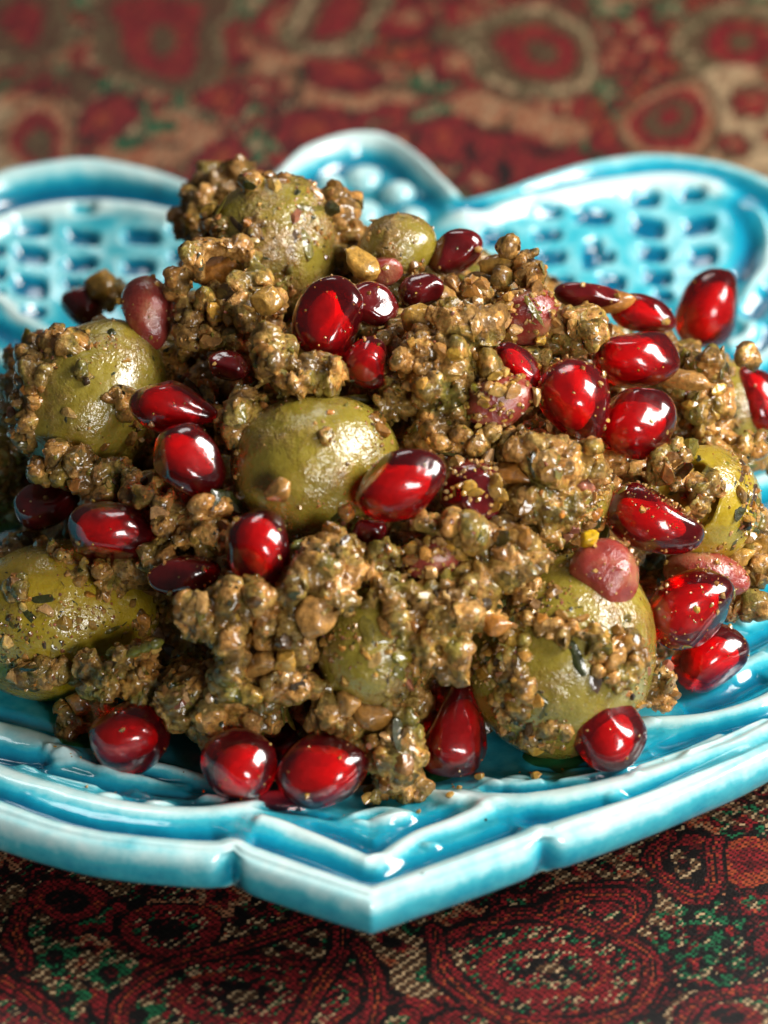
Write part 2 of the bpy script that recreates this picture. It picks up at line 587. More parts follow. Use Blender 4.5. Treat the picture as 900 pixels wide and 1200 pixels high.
def cloth():
    def axis(parts):
        out = []
        for a, b, st in parts:
            out.append(np.arange(a, b, st))
        out.append([parts[-1][1]])
        return np.unique(np.concatenate(out).round(4))
    xs = axis([(-420, -80, 10), (-80, -54, 1.3), (-54, 54, 0.17), (54, 80, 1.3), (80, 421, 10)])
    ys = axis([(-300, -100, 10), (-100, -84, 1.0), (-84, -33, 0.17), (-33, 55, 3.0), (55, 150, 0.8), (150, 200, 2), (200, 700, 15)])
    X, Y = np.meshgrid(xs, ys)
    x, y = X.ravel(), Y.ravel()
    cell = 0.31
    i, j = np.floor(x / cell), np.floor(y / cell)
    cx, cy = (i + .5) * cell, (j + .5) * cell
    P3 = np.stack([cx, cy, np.zeros_like(cx)], 1)
    wb = np.where(cy > 50, 1.3, .45)
    wob = (vnoise(P3, 5, 3) - .5) * 1.6 + (vnoise(P3, 13, 13) - .5) * 4.5 * wb
    wob2 = (vnoise(P3, 5, 4) - .5) * 1.6 + (vnoise(P3, 13, 14) - .5) * 4.5 * wb
    qx, qy = cx + wob, cy + wob2
    reg = np.full(len(x), MK.index('ground'))

    def local(px, py, rx, ry, rot):
        """ellipse fitted to what the photograph shows of a woven figure"""
        c = at(px, py, 0)
        sx = (at(px + rx, py, 0) - c)[0]
        sy = (at(px, py - ry, 0) - c)[1]
        dx, dy = (qx - c[0]) / sx, (qy - c[1]) / sy
        a = math.radians(rot)
        return dx * math.cos(a) + dy * math.sin(a), -dx * math.sin(a) + dy * math.cos(a)

    worn = vnoise(P3, 4.5, 66) * .7 + vnoise(P3, 1.5, 67) * .3

    def fig(px, py, rx, ry, layers, rot=0, drop=0.0):
        u, w = local(px, py, rx, ry, rot)
        if drop:
            w = (w + drop * 0.35 * np.maximum(u, 0) ** 2) / np.clip(1 - drop * 0.55 * u, 0.25, 2)
        rad = np.sqrt(u * u + w * w)
        ang = np.arctan2(w, u)
        for lim, key, *pet in layers:
            l = lim * (1 + (pet[1] * np.cos(pet[0] * ang) if pet else 0))
            hit = rad < l
            if key == 'cream' and py < 80:
                hit &= worn > .46
            reg[hit] = MK.index(key)

    # scattered small flowers everywhere
    fr = np.random.default_rng(21)
    C = []
    for gx in np.arange(-60, 62, 7.0):
        for gy in np.arange(-100, 150, 7.0):
            C.append((gx + fr.uniform(-2.4, 2.4), gy + fr.uniform(-2.4, 2.4), fr.uniform(1.6, 3.3), fr.integers(0, 5)))
    for gx, gy, rr_, k in C:
        m_ = (np.abs(qx - gx) < 5) & (np.abs(qy - gy) < 5)
        if not m_.any():
            continue
        u, w = (qx[m_] - gx) / rr_, (qy[m_] - gy) / rr_
        rad, ang = np.hypot(u, w), np.arctan2(w, u)
        sub = reg[m_]
        ly = [[(1.25, 'black'), (1.0, 'red'), (.6, 'green'), (.3, 'hatch')], [(1.1, 'green'), (.75, 'black'), (.5, 'red')],
              [(1.2, 'hatch'), (.85, 'brown'), (.5, 'red')], [(1.1, 'red'), (.7, 'black'), (.4, 'green')], [(1.0, 'tan'), (.6, 'red'), (.3, 'black')]][k]
        for lim, key in ly:
            sub[rad < lim * (1 + .22 * np.cos(5 * ang + gx))] = MK.index(key)
        reg[m_] = sub
    # ---- the strip in front of the dish
    hb = ((qx * 0.75 + qy) % 3.4 < 1.5) & (vnoise(P3, 14, 8) > .52) & (qy < 0)
    reg[hb] = MK.index('hatch')
    boteh = [(1.16, 'black'), (1.08, 'red'), (.93, 'black'), (.86, 'red'), (.80, 'flecks'), (.55, 'red'), (.42, 'flecks'), (.22, 'black', 5, .3), (.12, 'hatch')]
    fig(640, 1135, 150, 62, boteh, -22, .5)
    fig(560, 1195, 70, 22, [(1., 'black'), (.8, 'red'), (.5, 'flecks')], 0)
    fig(812, 1012, 42, 40, [(1.15, 'black'), (1., 'red'), (.62, 'black'), (.40, 'hatch', 3, .35), (.2, 'black')], 0)
    fig(705, 1058, 62, 28, [(1.1, 'black'), (1., 'red'), (.75, 'flecks'), (.4, 'red')], 12)
    fig(885, 1008, 34, 30, [(1.1, 'black'), (1., 'orange'), (.5, 'red')], 40)
    for a, b_ in ((850, 1085), (790, 1100), (842, 1125), (815, 1055)):
        fig(a, b_, 19, 14, [(1.15, 'black'), (.9, 'green', 4, .45), (.5, 'black'), (.3, 'red')], 30)
    fig(860, 1190, 75, 38, [(1.05, 'black'), (.95, 'hatch'), (.85, 'red'), (.7, 'green'), (.55, 'hatch'), (.42, 'red'), (.25, 'black')], 10)
    fig(470, 1185, 22, 16, [(1.2, 'black'), (1., 'red'), (.5, 'green'), (.25, 'hatch')])
    fig(505, 1130, 40, 30, [(1., 'hatch'), (.3, 'green')], 30)
    fig(290, 1165, 160, 55, boteh, 28, .5)
    fig(85, 1045, 45, 24, [(1.1, 'black'), (1., 'red'), (.6, 'black')], 0)
    fig(200, 1085, 60, 30, [(1.1, 'black'), (1., 'red'), (.72, 'flecks'), (.35, 'black')], 15)
    for a, b_ in ((60, 1115), (80, 1165), (130, 1130), (20, 1090), (165, 1185)):
        fig(a, b_, 24, 18, [(1.2, 'hatch'), (1., 'green', 4, .4), (.5, 'black')], 20)
    fig(10, 1180, 60, 30, [(1., 'red'), (.6, 'flecks')], 20)
    # winding outlines of the paisley
    for L in ([(505, 1085), (515, 1120), (550, 1165), (610, 1192), (690, 1198), (750, 1180), (772, 1145), (752, 1112), (700, 1088), (640, 1068), (590, 1066), (560, 1085)],
              [(150, 1215), (150, 1170), (175, 1140), (230, 1116), (300, 1098), (360, 1074), (400, 1050)], [(345, 1215), (375, 1165), (395, 1120), (402, 1080)],
              [(0, 1140), (40, 1160), (70, 1190), (80, 1215)], [(30, 1060), (15, 1090), (25, 1120)], [(790, 975), (772, 1005), (790, 1040), (825, 1048), (848, 1020), (846, 985)],
              [(800, 1215), (830, 1170), (880, 1150), (930, 1150)], [(420, 1100), (450, 1140), (445, 1180), (430, 1215)], [(640, 1060), (690, 1045), (735, 1050), (750, 1072), (720, 1090)]):
        pts = spline([at(a, b, 0)[:2] for a, b in L], 6)
        m_ = np.where((qy < -40) & (qy > -100) & (np.abs(qx) < 60))[0]
        d, _t = poly_dist(qx[m_], qy[m_], pts)
        for w, key in ((1.5, 'black'), (1.0, 'red'), (.42, 'black'), (.16, 'orange')):
            reg[m_[d < w]] = MK.index(key)
    # ---- what shows beyond the dish
    back = qy > 55
    nb_ = vnoise(P3, 16, 12)
    reg[back & (nb_ > .35)] = MK.index('red')
    reg[back & (nb_ > .62)] = MK.index('brown')
    far = qy > 112 + 6 * vnoise(P3, 20, 5)
    reg[far] = MK.index('brown')
    for gx in np.arange(-66, 67, 5.2):
        for gy in np.arange(58, 150, 6.4):
            hx, hy, rr_, k = gx + fr.uniform(-2, 2), gy + fr.uniform(-2.4, 2.4), fr.uniform(1.7, 3.4), fr.integers(0, 6)
            m_ = (np.abs(qx - hx) < 5) & (np.abs(qy - hy) < 6)
            if not m_.any():
                continue
            u, w = (qx[m_] - hx) / rr_, (qy[m_] - hy) / rr_ / 1.15
            rad, ang = np.hypot(u, w), np.arctan2(w, u)
            sub = reg[m_]
            ly = [[(1.3, 'black'), (1.05, 'red'), (.45, 'tan')], [(1.1, 'green'), (.6, 'olivebrown'), (.35, 'cream')], [(1.2, 'brown'), (.95, 'tan'), (.55, 'red')],
                  [(1.2, 'red'), (.7, 'black'), (.4, 'orange')], [(1.2, 'brown'), (1., 'red'), (.5, 'olivebrown')], [(1.1, 'black'), (.9, 'orange'), (.5, 'red')]][k]
            for lim, key in ly:
                sub[rad < lim * (1 + .25 * np.cos((4 + k % 3) * ang + hx))] = MK.index(key)
            reg[m_] = sub
    fl = [(1.15, 'brown'), (1., 'red', 5, .12), (.45, 'tan'), (.2, 'red')]
    for a, b_, r_ in ((540, 15, 30), (300, 95, 26), (105, 65, 22), (330, 15, 26), (730, 45, 20), (20, 60, 34), (560, 150, 46), (630, 120, 40), (445, 120, 34)):
        fig(a, b_, r_, r_ * .7, fl)
    for a, b_, r_, q in ((205, 160, 34, .9), (165, 178, 40, .4), (330, 60, 30, .4), (405, 105, 60, .3), (560, 130, 50, .5), (625, 140, 40, .4), (240, 105, 26, .5), (45, 120, 40, .3)):
        fig(a, b_, r_, r_ * q, [(1.1, 'brown'), (1., 'tan', 3, .2)])
    for a, b_, r_ in ((165, 145, 24), (310, 165, 26), (500, 130, 22), (690, 160, 22), (285, 120, 18), (660, 205, 26), (120, 195, 20), (560, 190, 16), (345, 150, 14), (690, 100, 16)):
        fig(a, b_, r_, r_ * .7, [(1., 'green', 4, .3), (.5, 'olivebrown'), (.3, 'cream')])
    for a, b_, r_ in ((135, 135, 30), (260, 180, 36), (260, 105, 32), (375, 140, 40), (520, 165, 44), (600, 185, 50), (640, 200, 60), (450, 125, 22), (705, 155, 26), (400, 75, 40)):
        fig(a, b_, r_, r_ * .62, [(1.12, 'black'), (1., 'red', 5, .15), (.3, 'orange')])
    big = [(1.0, 'olivebrown'), (.90, 'cream'), (.82, 'olivebrown'), (.70, 'brown'), (.56, 'red'), (.26, 'brown')]
    fig(618, 52, 80, 56, big, 50, .5)
    fig(862, 50, 84, 60, big, 120, .5)
    fig(190, 42, 84, 58, [(1.1, 'olivebrown'), (1., 'brown'), (.72, 'red'), (.3, 'brown')])
    fig(20, 20, 55, 50, [(1.1, 'olivebrown'), (.9, 'brown'), (.5, 'red')])
    fig(400, 15, 60, 40, [(1.1, 'olivebrown'), (.9, 'cream'), (.75, 'brown'), (.5, 'red')])
    fig(850, 150, 110, 66, [(1., 'cream', 4, .08)])
    fig(775, 135, 50, 48, [(1.1, 'brown'), (.95, 'tan'), (.8, 'red'), (.55, 'brown'), (.25, 'red')], 70, .6)
    for a, b_, r_ in ((860, 122, 21), (846, 175, 18), (905, 165, 16), (895, 95, 14)):
        fig(a, b_, r_ * 1.45, r_, [(1., 'brown', 6, .1), (.66, 'red', 5, .1), (.2, 'tan')])
    fig(15, 165, 70, 46, [(1., 'cream')])
    fig(55, 158, 42, 44, [(1.1, 'brown'), (1., 'tan'), (.75, 'red'), (.45, 'brown')])

    # ---- weave: every cell is one float of one thread, in a diagonal twill
    h = hash3((i - j).astype(np.int64) + 5000, np.floor((i + j) / 6).astype(np.int64) + 5000, np.zeros_like(i, dtype=np.int64), 5)
    diag = (i - j) % 5
    h2 = hash3(i.astype(np.int64) + 900, j.astype(np.int64) + 700, np.ones_like(i, dtype=np.int64), 9)
    cols = np.zeros((len(x), 3))
    for k, key in enumerate(MK):
        sel = reg == k
        if not sel.any():
            continue
        ks, ps = zip(*MIXES[key])
        cum = np.cumsum(ps)
        cum[-1] = 1.01
        idx = np.searchsorted(cum, h[sel])
        cols[sel] = PALA[[KEYS.index(q) for q in ks]][idx]
    ha = reg == MK.index('hatch')
    cols[ha & (diag < 2)] = PAL['c']
    cols[ha & (diag >= 2)] = PAL['b']
    tw = ((i + j) % 3 == 0) & (y < 55)                     # warp showing between the floats
    cols[tw] = cols[tw] * 0.12 + 0.002
    cols *= (0.5 + 0.6 * h2)[:, None]
    cols *= np.array([.82, .74, .68])
    fx, fy = x / cell - i - .5, y / cell - j - .5
    z = np.where(y < 55, 0.10 * np.maximum(0, 1 - 3.2 * (fx * fx + fy * fy)) * np.where(tw, .15, 1), 0)
    P = np.stack([x, y, np.zeros_like(x)], 1)
    z = z + (vnoise(P, 40, 31) - .5) * 0.8 - 0.55
    nx, ny = len(xs), len(ys)
    a = np.arange(nx * ny).reshape(ny, nx)
    F = np.stack([a[:-1, :-1], a[:-1, 1:], a[1:, 1:], a[1:, :-1]], -1).reshape(-1, 4)
    me = make_mesh("tablecloth", np.stack([x, y, z], 1), F, M_CLOTH, True, cols)
    o = obj("tablecloth", me)
    tag(o, "dark red, black, green and cream woven paisley cloth under the turquoise dish", "tablecloth")


cloth()

# ------------------------------------------------------------------ plate
RIM_Z, FLOOR_Z = 15.0, 6.0


def pxl(L, z=RIM_Z):
    return [tuple(at(a, b, z)[:2]) for a, b in L]


def outline():
    seg = [pxl([(435, 1056), (480, 1040), (550, 1016), (620, 990), (636, 982)]),
           pxl([(636, 982), (650, 981), (720, 957), (810, 921), (900, 878)]) + [(60, -34), (72, -15), (77, 6), (74, 26), (66, 42), (62, 48)],
           [(62, 48), (64, 54), (61, 62)] + pxl([(900, 212), (840, 191), (770, 183), (700, 190), (640, 207), (585, 226), (543, 236)]),
           pxl([(543, 236), (520, 214), (490, 184), (460, 164), (430, 158), (398, 161), (355, 176), (322, 205), (300, 226)]),
           pxl([(300, 226), (270, 229), (235, 221), (180, 201), (110, 187), (50, 192), (0, 203)]) + [(-60, 64), (-67, 55), (-65, 47)],
           [(-65, 47), (-75, 30), (-80, 8), (-77, -18), (-68, -40), (-56, -53.5)] + pxl([(0, 957), (60, 976), (120, 990), (200, 999), (255, 1002), (273, 998)]),
           pxl([(273, 998), (285, 1006), (330, 1022), (390, 1042), (435, 1056)])]
    return np.vstack([spline(s, 5)[:-1] for s in seg])


OUT = outline()
_th = np.unwrap(np.arctan2(OUT[:, 1], OUT[:, 0]))
_rd = np.hypot(OUT[:, 0], OUT[:, 1])


def rim_dist(x, y):
    """distance to the rim line"""
    P = np.stack([x, y], 1)
    A = OUT
    B = np.roll(OUT, -1, 0)
    best = np.full(len(P), 1e9)
    for s0 in range(0, len(P), 20000):
        p = P[s0:s0 + 20000, None, :]
        d = (B - A)[None]
        t = np.clip(((p - A[None]) * d).sum(2) / (d * d).sum(2), 0, 1)
        q = A[None] + t[..., None] * d - p
        best[s0:s0 + 20000] = np.sqrt((q * q).sum(2).min(1))
    return best


def base_z(s):
    return FLOOR_Z + (RIM_Z - FLOOR_Z) * np.clip(1 - s / 34.0, 0, 1) ** 1.35


def on_plate(px, py):
    z = 10.0
    for _ in range(10):
        p = at(px, py, z)
        z = 0.5 * z + 0.5 * float(base_z(rim_dist(p[:1], p[1:2]))[0])
    return at(px, py, z)


# raised (amp > 0) and sunk (amp < 0) lines of the moulded ornament: width in mm, amp in mm, points as read off the dish
STROKES = [
    (1.9, 1.0, [(-60, 880), (0, 908), (60, 928), (130, 947), (200, 956), (262, 953), (330, 942)]),
    (1.3, -1.1, [(-60, 905), (0, 932), (100, 965), (200, 978), (268, 976)]),
    (1.4, 1.1, [(296, 962), (340, 975), (400, 1000), (441, 1017)]),
    (1.4, 1.1, [(441, 1017), (480, 988), (530, 968), (576, 948)]),
    (1.5, -1.0, [(290, 983), (340, 998), (435, 1034)]),
    (1.5, -1.0, [(435, 1034), (520, 1000), (615, 965)]),
    (1.3, -0.9, [(350, 962), (400, 978), (440, 992), (480, 972), (540, 950)]),
    (0.8, 0.8, [(355, 945), (385, 932), (440, 925), (500, 932), (535, 942)]),
    (1.9, 1.0, [(515, 931), (560, 940), (620, 940), (700, 927), (780, 905), (850, 882), (900, 858), (960, 822)]),
    (1.3, -1.1, [(600, 958), (660, 953), (730, 935), (810, 905), (880, 877), (930, 850)]),
    (1.5, 1.0, [(640, 872), (700, 858), (757, 850), (800, 848), (850, 840), (900, 822), (950, 790)]),
    (1.5, -0.9, [(620, 905), (690, 898), (760, 880), (830, 858), (900, 838), (950, 812)]),
    (0.8, 0.7, [(660, 902), (720, 893), (770, 876)]), (0.8, 0.7, [(740, 905), (800, 885), (850, 862)]),
    (1.8, -1.0, [(800, 830), (850, 815), (900, 790)]), (1.4, 0.8, [(850, 795), (900, 768)]),
    (1.3, -0.8, [(868, 760), (915, 735)]), (1.2, 0.9, [(865, 735), (910, 715)]), (1.3, -0.9, [(872, 705), (915, 690)]),
    (1.2, 0.9, [(870, 672), (915, 655)]), (1.2, -0.9, [(880, 640), (915, 628)]), (1.2, 0.9, [(878, 615), (915, 602)]),
    (1.2, -0.9, [(884, 592), (915, 580)]), (1.2, 0.8, [(880, 570), (915, 555)]),
    (0.9, 0.8, [(60, 884), (110, 900), (150, 912), (200, 918), (225, 922)]), (0.9, 0.8, [(120, 906), (180, 900), (240, 915), (260, 925)]),
    (1.0, -0.9, [(40, 900), (100, 915), (160, 928), (240, 936)]), (1.0, -0.8, [(110, 892), (170, 908), (240, 926)]),
    (2.6, 0.9, [(-30, 850), (20, 862), (70, 878)]), (1.6, -1.1, [(-20, 880), (30, 890), (60, 888)]),
    (1.4, -0.8, [(-30, 835), (30, 848), (90, 866)]),
    (0.6, 0.7, [(20, 895), (70, 912), (120, 926)]), (0.6, 0.7, [(150, 925), (200, 935), (250, 937)]), (0.7, 0.8, [(270, 930), (300, 938), (335, 935)]),
    (0.6, -0.8, [(150, 935), (200, 944), (250, 945)]), (0.7, 0.7, [(405, 962), (440, 952), (480, 957), (450, 968), (410, 964)]),
    (0.7, 0.8, [(560, 915), (600, 922), (640, 918)]), (0.7, -0.9, [(560, 925), (610, 930), (670, 922)]), (0.6, 0.7, [(650, 920), (700, 910), (740, 898)]),
    (0.6, -0.8, [(690, 915), (750, 898), (800, 880)]), (0.6, 0.7, [(800, 892), (850, 870), (900, 846)]), (0.5, -0.7, [(300, 950), (350, 950), (390, 958)]),
    (0.45, -0.6, [(10, 945), (90, 972), (180, 985)]),
    # left back lobe
    (1.5, -1.3, [(-40, 255), (10, 236), (60, 227), (110, 224), (170, 229), (240, 246), (290, 262)]),
    (1.5, 1.0, [(-40, 285), (0, 264), (50, 250), (110, 245), (170, 249), (240, 264), (280, 280)]),
    (1.3, 1.0, [(-30, 335), (0, 352), (30, 378), (62, 396), (100, 410)]), (1.4, -1.1, [(-30, 365), (0, 385), (40, 405), (80, 420)]),
    (1.3, 0.9, [(-20, 412), (10, 425), (40, 440)]), (1.6, -1.1, [(-20, 440), (20, 460), (60, 470)]),
    # right back lobe
    (1.2, -1.2, [(535, 250), (580, 240), (640, 222), (700, 206), (770, 198), (830, 205), (880, 224), (915, 250), (930, 300)]),
    (1.5, 1.0, [(505, 272), (560, 255), (620, 238), (700, 222), (775, 213), (840, 222), (882, 250), (897, 295), (888, 335), (868, 362)]),
    (1.7, -1.2, [(858, 228), (878, 252), (884, 285), (872, 318), (862, 326)]),
    (1.5, -1.3, [(905, 330), (890, 352), (878, 372)]), (1.1, 0.9, [(862, 372), (880, 385), (872, 400), (850, 408)]),
    (1.2, -1.1, [(905, 380), (893, 402), (865, 418), (845, 422)]), (1.4, 1.0, [(910, 410), (890, 425), (870, 430)]), (1.5, -1.1, [(910, 430), (895, 440)]),
    # little middle lobe
    (1.4, -1.2, [(338, 222), (360, 208), (400, 190), (440, 184), (470, 200), (500, 228), (530, 241), (570, 246)]),
    (2.0, 0.7, [(325, 214), (365, 186), (425, 171), (470, 180), (510, 216), (540, 239)]),
]
CELLS = [(35, 265, 42, 20), (36, 297, 38, 20), (35, 335, 38, 25), (38, 365, 28, 15), (97, 248, 30, 12), (97, 278, 36, 16), (94, 309, 36, 16),
         (85, 333, 22, 12), (166, 277, 40, 17), (162, 312, 36, 18), (208, 267, 20, 14), (208, 298, 20, 14), (-3, 292, 16, 14), (-3, 320, 18, 14), (-3, 343, 14, 12),
         (150, 340, 30, 14), (-45, 300, 26, 16), (-45, 325, 26, 16),
         (583, 278, 36, 18), (639, 246, 36, 15), (641, 275, 32, 14), (645, 301, 34, 16), (696, 254, 40, 18), (694, 297, 22, 30), (656, 330, 30, 14),
         (716, 331, 32, 20), (755, 232, 34, 20), (759, 266, 38, 24), (765, 297, 32, 18), (770, 325, 32, 18), (777, 347, 22, 12), (811, 228, 30, 14),
         (819, 264, 36, 20), (823, 300, 32, 22), (588, 305, 30, 14), (530, 292, 26, 12), (710, 300, 20, 14), (722, 358, 28, 12)]
DOTS = [(724, 934, 1.3), (650, 999, 1.5), (745, 915, .7), (504, 992, 1.0), (72, 885, 2.0), (190, 944, 1.7), (715, 857, 1.5), (735, 856, 1.2), (690, 866, 1.4),
        (757, 853, 1.2), (130, 935, 1.2), (455, 962, 1.9), (250, 940, 1.6), (605, 915, 1.6), (640, 906, 1.5), (570, 925, 1.5), (340, 930, 1.6), (70, 893, 1.5)]


def plate():
    nth = 1200
    th = _th[0] + np.linspace(0, 2 * np.pi, nth, endpoint=False)
    R = np.interp(th, np.append(_th, _th[0] + 2 * np.pi), np.append(_rd, _rd[0]))
    rr_ = np.concatenate([np.linspace(0.06, 0.42, 14), np.linspace(0.42, 1.0, 160)[1:]])
    RAD = rr_[:, None] * R[None, :]
    x, y = (RAD * np.cos(th)).ravel(), (RAD * np.sin(th)).ravel()
    s = rim_dist(x, y)
    z = base_z(s)
    rel = np.zeros_like(z)
    rel += 0.9 * np.exp(-np.abs((s - 1.2) / 2.0) ** 3)                      # rounded lip
    for w, amp, L in STROKES:
        pts = spline([on_plate(a, b)[:2] for a, b in L], 5)
        lo, hi = pts.min(0) - 6, pts.max(0) + 6
        m_ = (x > lo[0]) & (x < hi[0]) & (y > lo[1]) & (y < hi[1])
        d, t = poly_dist(x[m_], y[m_], pts)
        taper = np.clip(np.minimum(t, 1 - t) * 9 + .35, 0, 1)
        rel[m_] += amp * taper * np.exp(-np.abs(d / w) ** 2.6)
    lobes = np.zeros_like(z)
    for a, b, w, h in CELLS:
        c = on_plate(a, b)
        ex, ey = on_plate(a + w * .5, b) - c, on_plate(a, b - h * .5) - c
        L = max(np.hypot(*ex[:2]), np.hypot(*ey[:2])) * 2 + 2
        m_ = (np.abs(x - c[0]) < L) & (np.abs(y - c[1]) < L)
        Mx = np.linalg.inv(np.array([[ex[0], ey[0]], [ex[1], ey[1]]]))
        q = np.stack([x[m_] - c[0], y[m_] - c[1]], 1) @ Mx.T
        q[:, 1] += rng.uniform(-.25, .25) * q[:, 0]
        k = (np.abs(q[:, 0]) ** 3.5 + np.abs(q[:, 1]) ** 3.5) ** (1 / 3.5)
        rel[m_] -= 1.15 * np.clip((1.22 - k) / .45, 0, 1)
        # pale web round the hole
        lobes[m_] = np.maximum(lobes[m_], np.clip((2.6 - k) / 1.0, 0, 1))
    for a, b, r_ in DOTS:
        c = on_plate(a, b)
        d = np.hypot((x - c[0]) * 0.62, y - c[1]) / (r_ * .8)
        rel += 0.62 * r_ * np.clip(1 - d * d, 0, 1) ** .8 * 0.8
    P = np.stack([x, y, z], 1)
    hand = (vnoise(P, 7, 41) - .5) * .5 + (vnoise(P, 2.5, 42) - .5) * .22
    g = 0.49 - 0.47 * np.clip(rel, -1.2, 1.2) - 0.20 * lobes * (rel > -.35) + hand * .25
    # notches where the rim sections meet: glaze gathers there
    z = z + rel * np.clip(s / .8, .35, 1) + hand * .5
    rings_v = [np.stack([x, y, z], 1)]
    vals = [g]
    nr = len(rr_)
    zt = z.reshape(nr, nth)[-1]
    notch = np.zeros(nth)
    for a, b in ((636, 982), (273, 998)):
        c = at(a, b, RIM_Z)
        t0 = math.atan2(c[1], c[0])
        dd = (th - t0 + np.pi) % (2 * np.pi) - np.pi
        notch += np.exp(-(dd * np.hypot(c[0], c[1]) / 1.3) ** 2)
    wobble = (vnoise(np.stack([np.cos(th) * 60, np.sin(th) * 60, th * 0], 1), 12, 51) - .5)
    for k, (o_, zz, gg) in enumerate([(.45, 15.0, .12), (.85, 14.5, .16), (1.05, 13.9, .28), (1.15, 13.1, .42), (1.15, 12.2, .48), (1.0, 11.2, .46), (.65, 10.5, .34),
                                      (0, 10.05, .12), (-1.0, 9.8, .2), (-3.5, 9.3, .5), (-14, 6.2, .5), (-26, 4.6, .5), (-33, 4.0, .5), (-34.5, 2, .4), (-35, 0.25, .1), (-37, 0.1, 0), (-39, 0.25, .1), (-40, 4.0, .5)]):
        rad = R + o_ - notch * (0.9 if k < 7 else 0)
        zz2 = np.minimum(zz, zt - .02) if k == 0 else zz
        rings_v.append(np.stack([rad * np.cos(th), rad * np.sin(th), np.zeros(nth) + zz2 + wobble * .25 * (zz > 5)], 1))
        vals.append(np.full(nth, gg) + notch * .22 * (k < 7) + wobble * .18)
    V = np.vstack(rings_v)
    G = np.concatenate(vals)
    rings = nr + 18
    a = np.arange(rings * nth).reshape(rings, nth)
    b = np.roll(a, -1, 1)
    F = np.stack([a[:-1], a[1:], b[1:], b[:-1]], -1).reshape(-1, 4)
    # close the middle, above and below
    n0 = len(V)
    V = np.vstack([V, [[0, 0, FLOOR_Z]], [[0, 0, 4.0]]])
    G = np.append(G, [.5, .5])
    tri = np.concatenate([np.stack([np.full(nth, n0), a[0], b[0], b[0]], -1), np.stack([np.full(nth, n0 + 1), b[-1], a[-1], a[-1]], -1)])
    me = make_mesh("dish_body", V, F, M_GLAZE, True, None, G)
    bm = bmesh.new()
    bm.from_mesh(me)
    bm.verts.ensure_lookup_table()
    for q in tri:
        try:
            f = bm.faces.new([bm.verts[int(k)] for k in q[:3]])
            f.smooth = True
        except ValueError:
            pass
    bmesh.ops.recalc_face_normals(bm, faces=bm.faces[:])
    bm.to_mesh(me)
    bm.free()
    global PLATE_BVH
    PLATE_BVH = BVHTree.FromPolygons([tuple(v) for v in V], [tuple(int(k) for k in q) for q in F[:(nr - 1) * nth]])
    root = bpy.data.objects.new("ceramic_dish", None)
    COL.objects.link(root)
    tag(root, "turquoise glazed ceramic dish with pointed front, scalloped back lobes and pierced-look lattice relief", "dish")
    obj("dish_body", me, root)
    bv, bf = ICO[3]
    for (px, py, rx, ry) in [(386, 213, 17, 15), (426, 206, 24, 20), (467, 223, 20, 18), (423, 247, 26, 18), (483, 254, 20, 15), (352, 222, 14, 12)]:
        c = on_plate(px, py + 4)
        v = bv * np.array([rx / 8.6, rx / 8.6 * .95, 2.0]) + np.array([0, 0, -.35])
        v = v * (1 + .06 * (vnoise(bv * 3 + px, 1.5, 3) - .5))[:, None]
        mb = make_mesh("bead", v, bf, M_GLAZE, True, None, .12 + .55 * np.clip(-bv[:, 2] + .25, 0, 1))
        obj("bead", mb, root, c)


plate()

# ------------------------------------------------------------------ things of the heap
SHIELD = []      # (px, py, rx, ry, angle, depth, kind): what the loose paste must not bury
OLIVE_SURF = []
OLIVE_BALL = []


def plate_top(x, y):
    hit = PLATE_BVH.ray_cast(Vector((x, y, 40)), Vector((0, 0, -1)))
    return hit[0].z if hit[0] is not None else FLOOR_Z


def rest(px, py, half):
    """centre of a round thing that lies on the dish and shows at this pixel"""
    c = on_plate(px, py + .79 * half)
    k = -((c - CAM) @ VV) / FPX
    return at(px, py, c[2] + half * k * .97)


def olive(px, py, rx, ry, ang, off, mat, label, tilt=0.0, hole=False):
    p, d = dome(px, py) if off is not None else (rest(px, py, ry * 1.03), ray(px, py))
    off = off or 0
    depth = -((p - CAM) @ VV)
    k = depth / FPX
    L, W = rx * k, ry * k
    c = p + d * off * W
    B = basis(ang, tilt, random.uniform(0, 6))
    v, f = ICO[5]
    n = v.copy()
    sh = 1 + .05 * (vnoise(n * 10 + px, 9, 2) - .5) * 2
    q = n * sh[:, None] * np.array([L, W, W])
    q[:, 0] += 0.06 * L * n[:, 0] ** 3
    taper = 1 - 0.06 * n[:, 0]
    q[:, 1:] *= taper[:, None]
    if hole:      # stoned olive: open end with a rounded lip
        e = np.clip((n[:, 0] - .70) / .30, 0, 1)
        q[:, 0] -= L * 0.34 * np.clip((e - .12) / .5, 0, 1) ** .6 * (e > .12)
    q += (vnoise(q + px, 1.8, 5)[:, None] - .5) * .22 * n
    me = make_mesh("olive", q, f, mat, True)
    o = obj("olive", me, None, c, B)
    tag(o, label, "olive", "marinated olives in the heap")
    SHIELD.append((px, py, rx, ry, ang, depth - L, 'olive'))
    OLIVE_SURF.append((q @ B.T + c, f))
    OLIVE_BALL.append((c, (L + 2 * W) / 3))
    return o


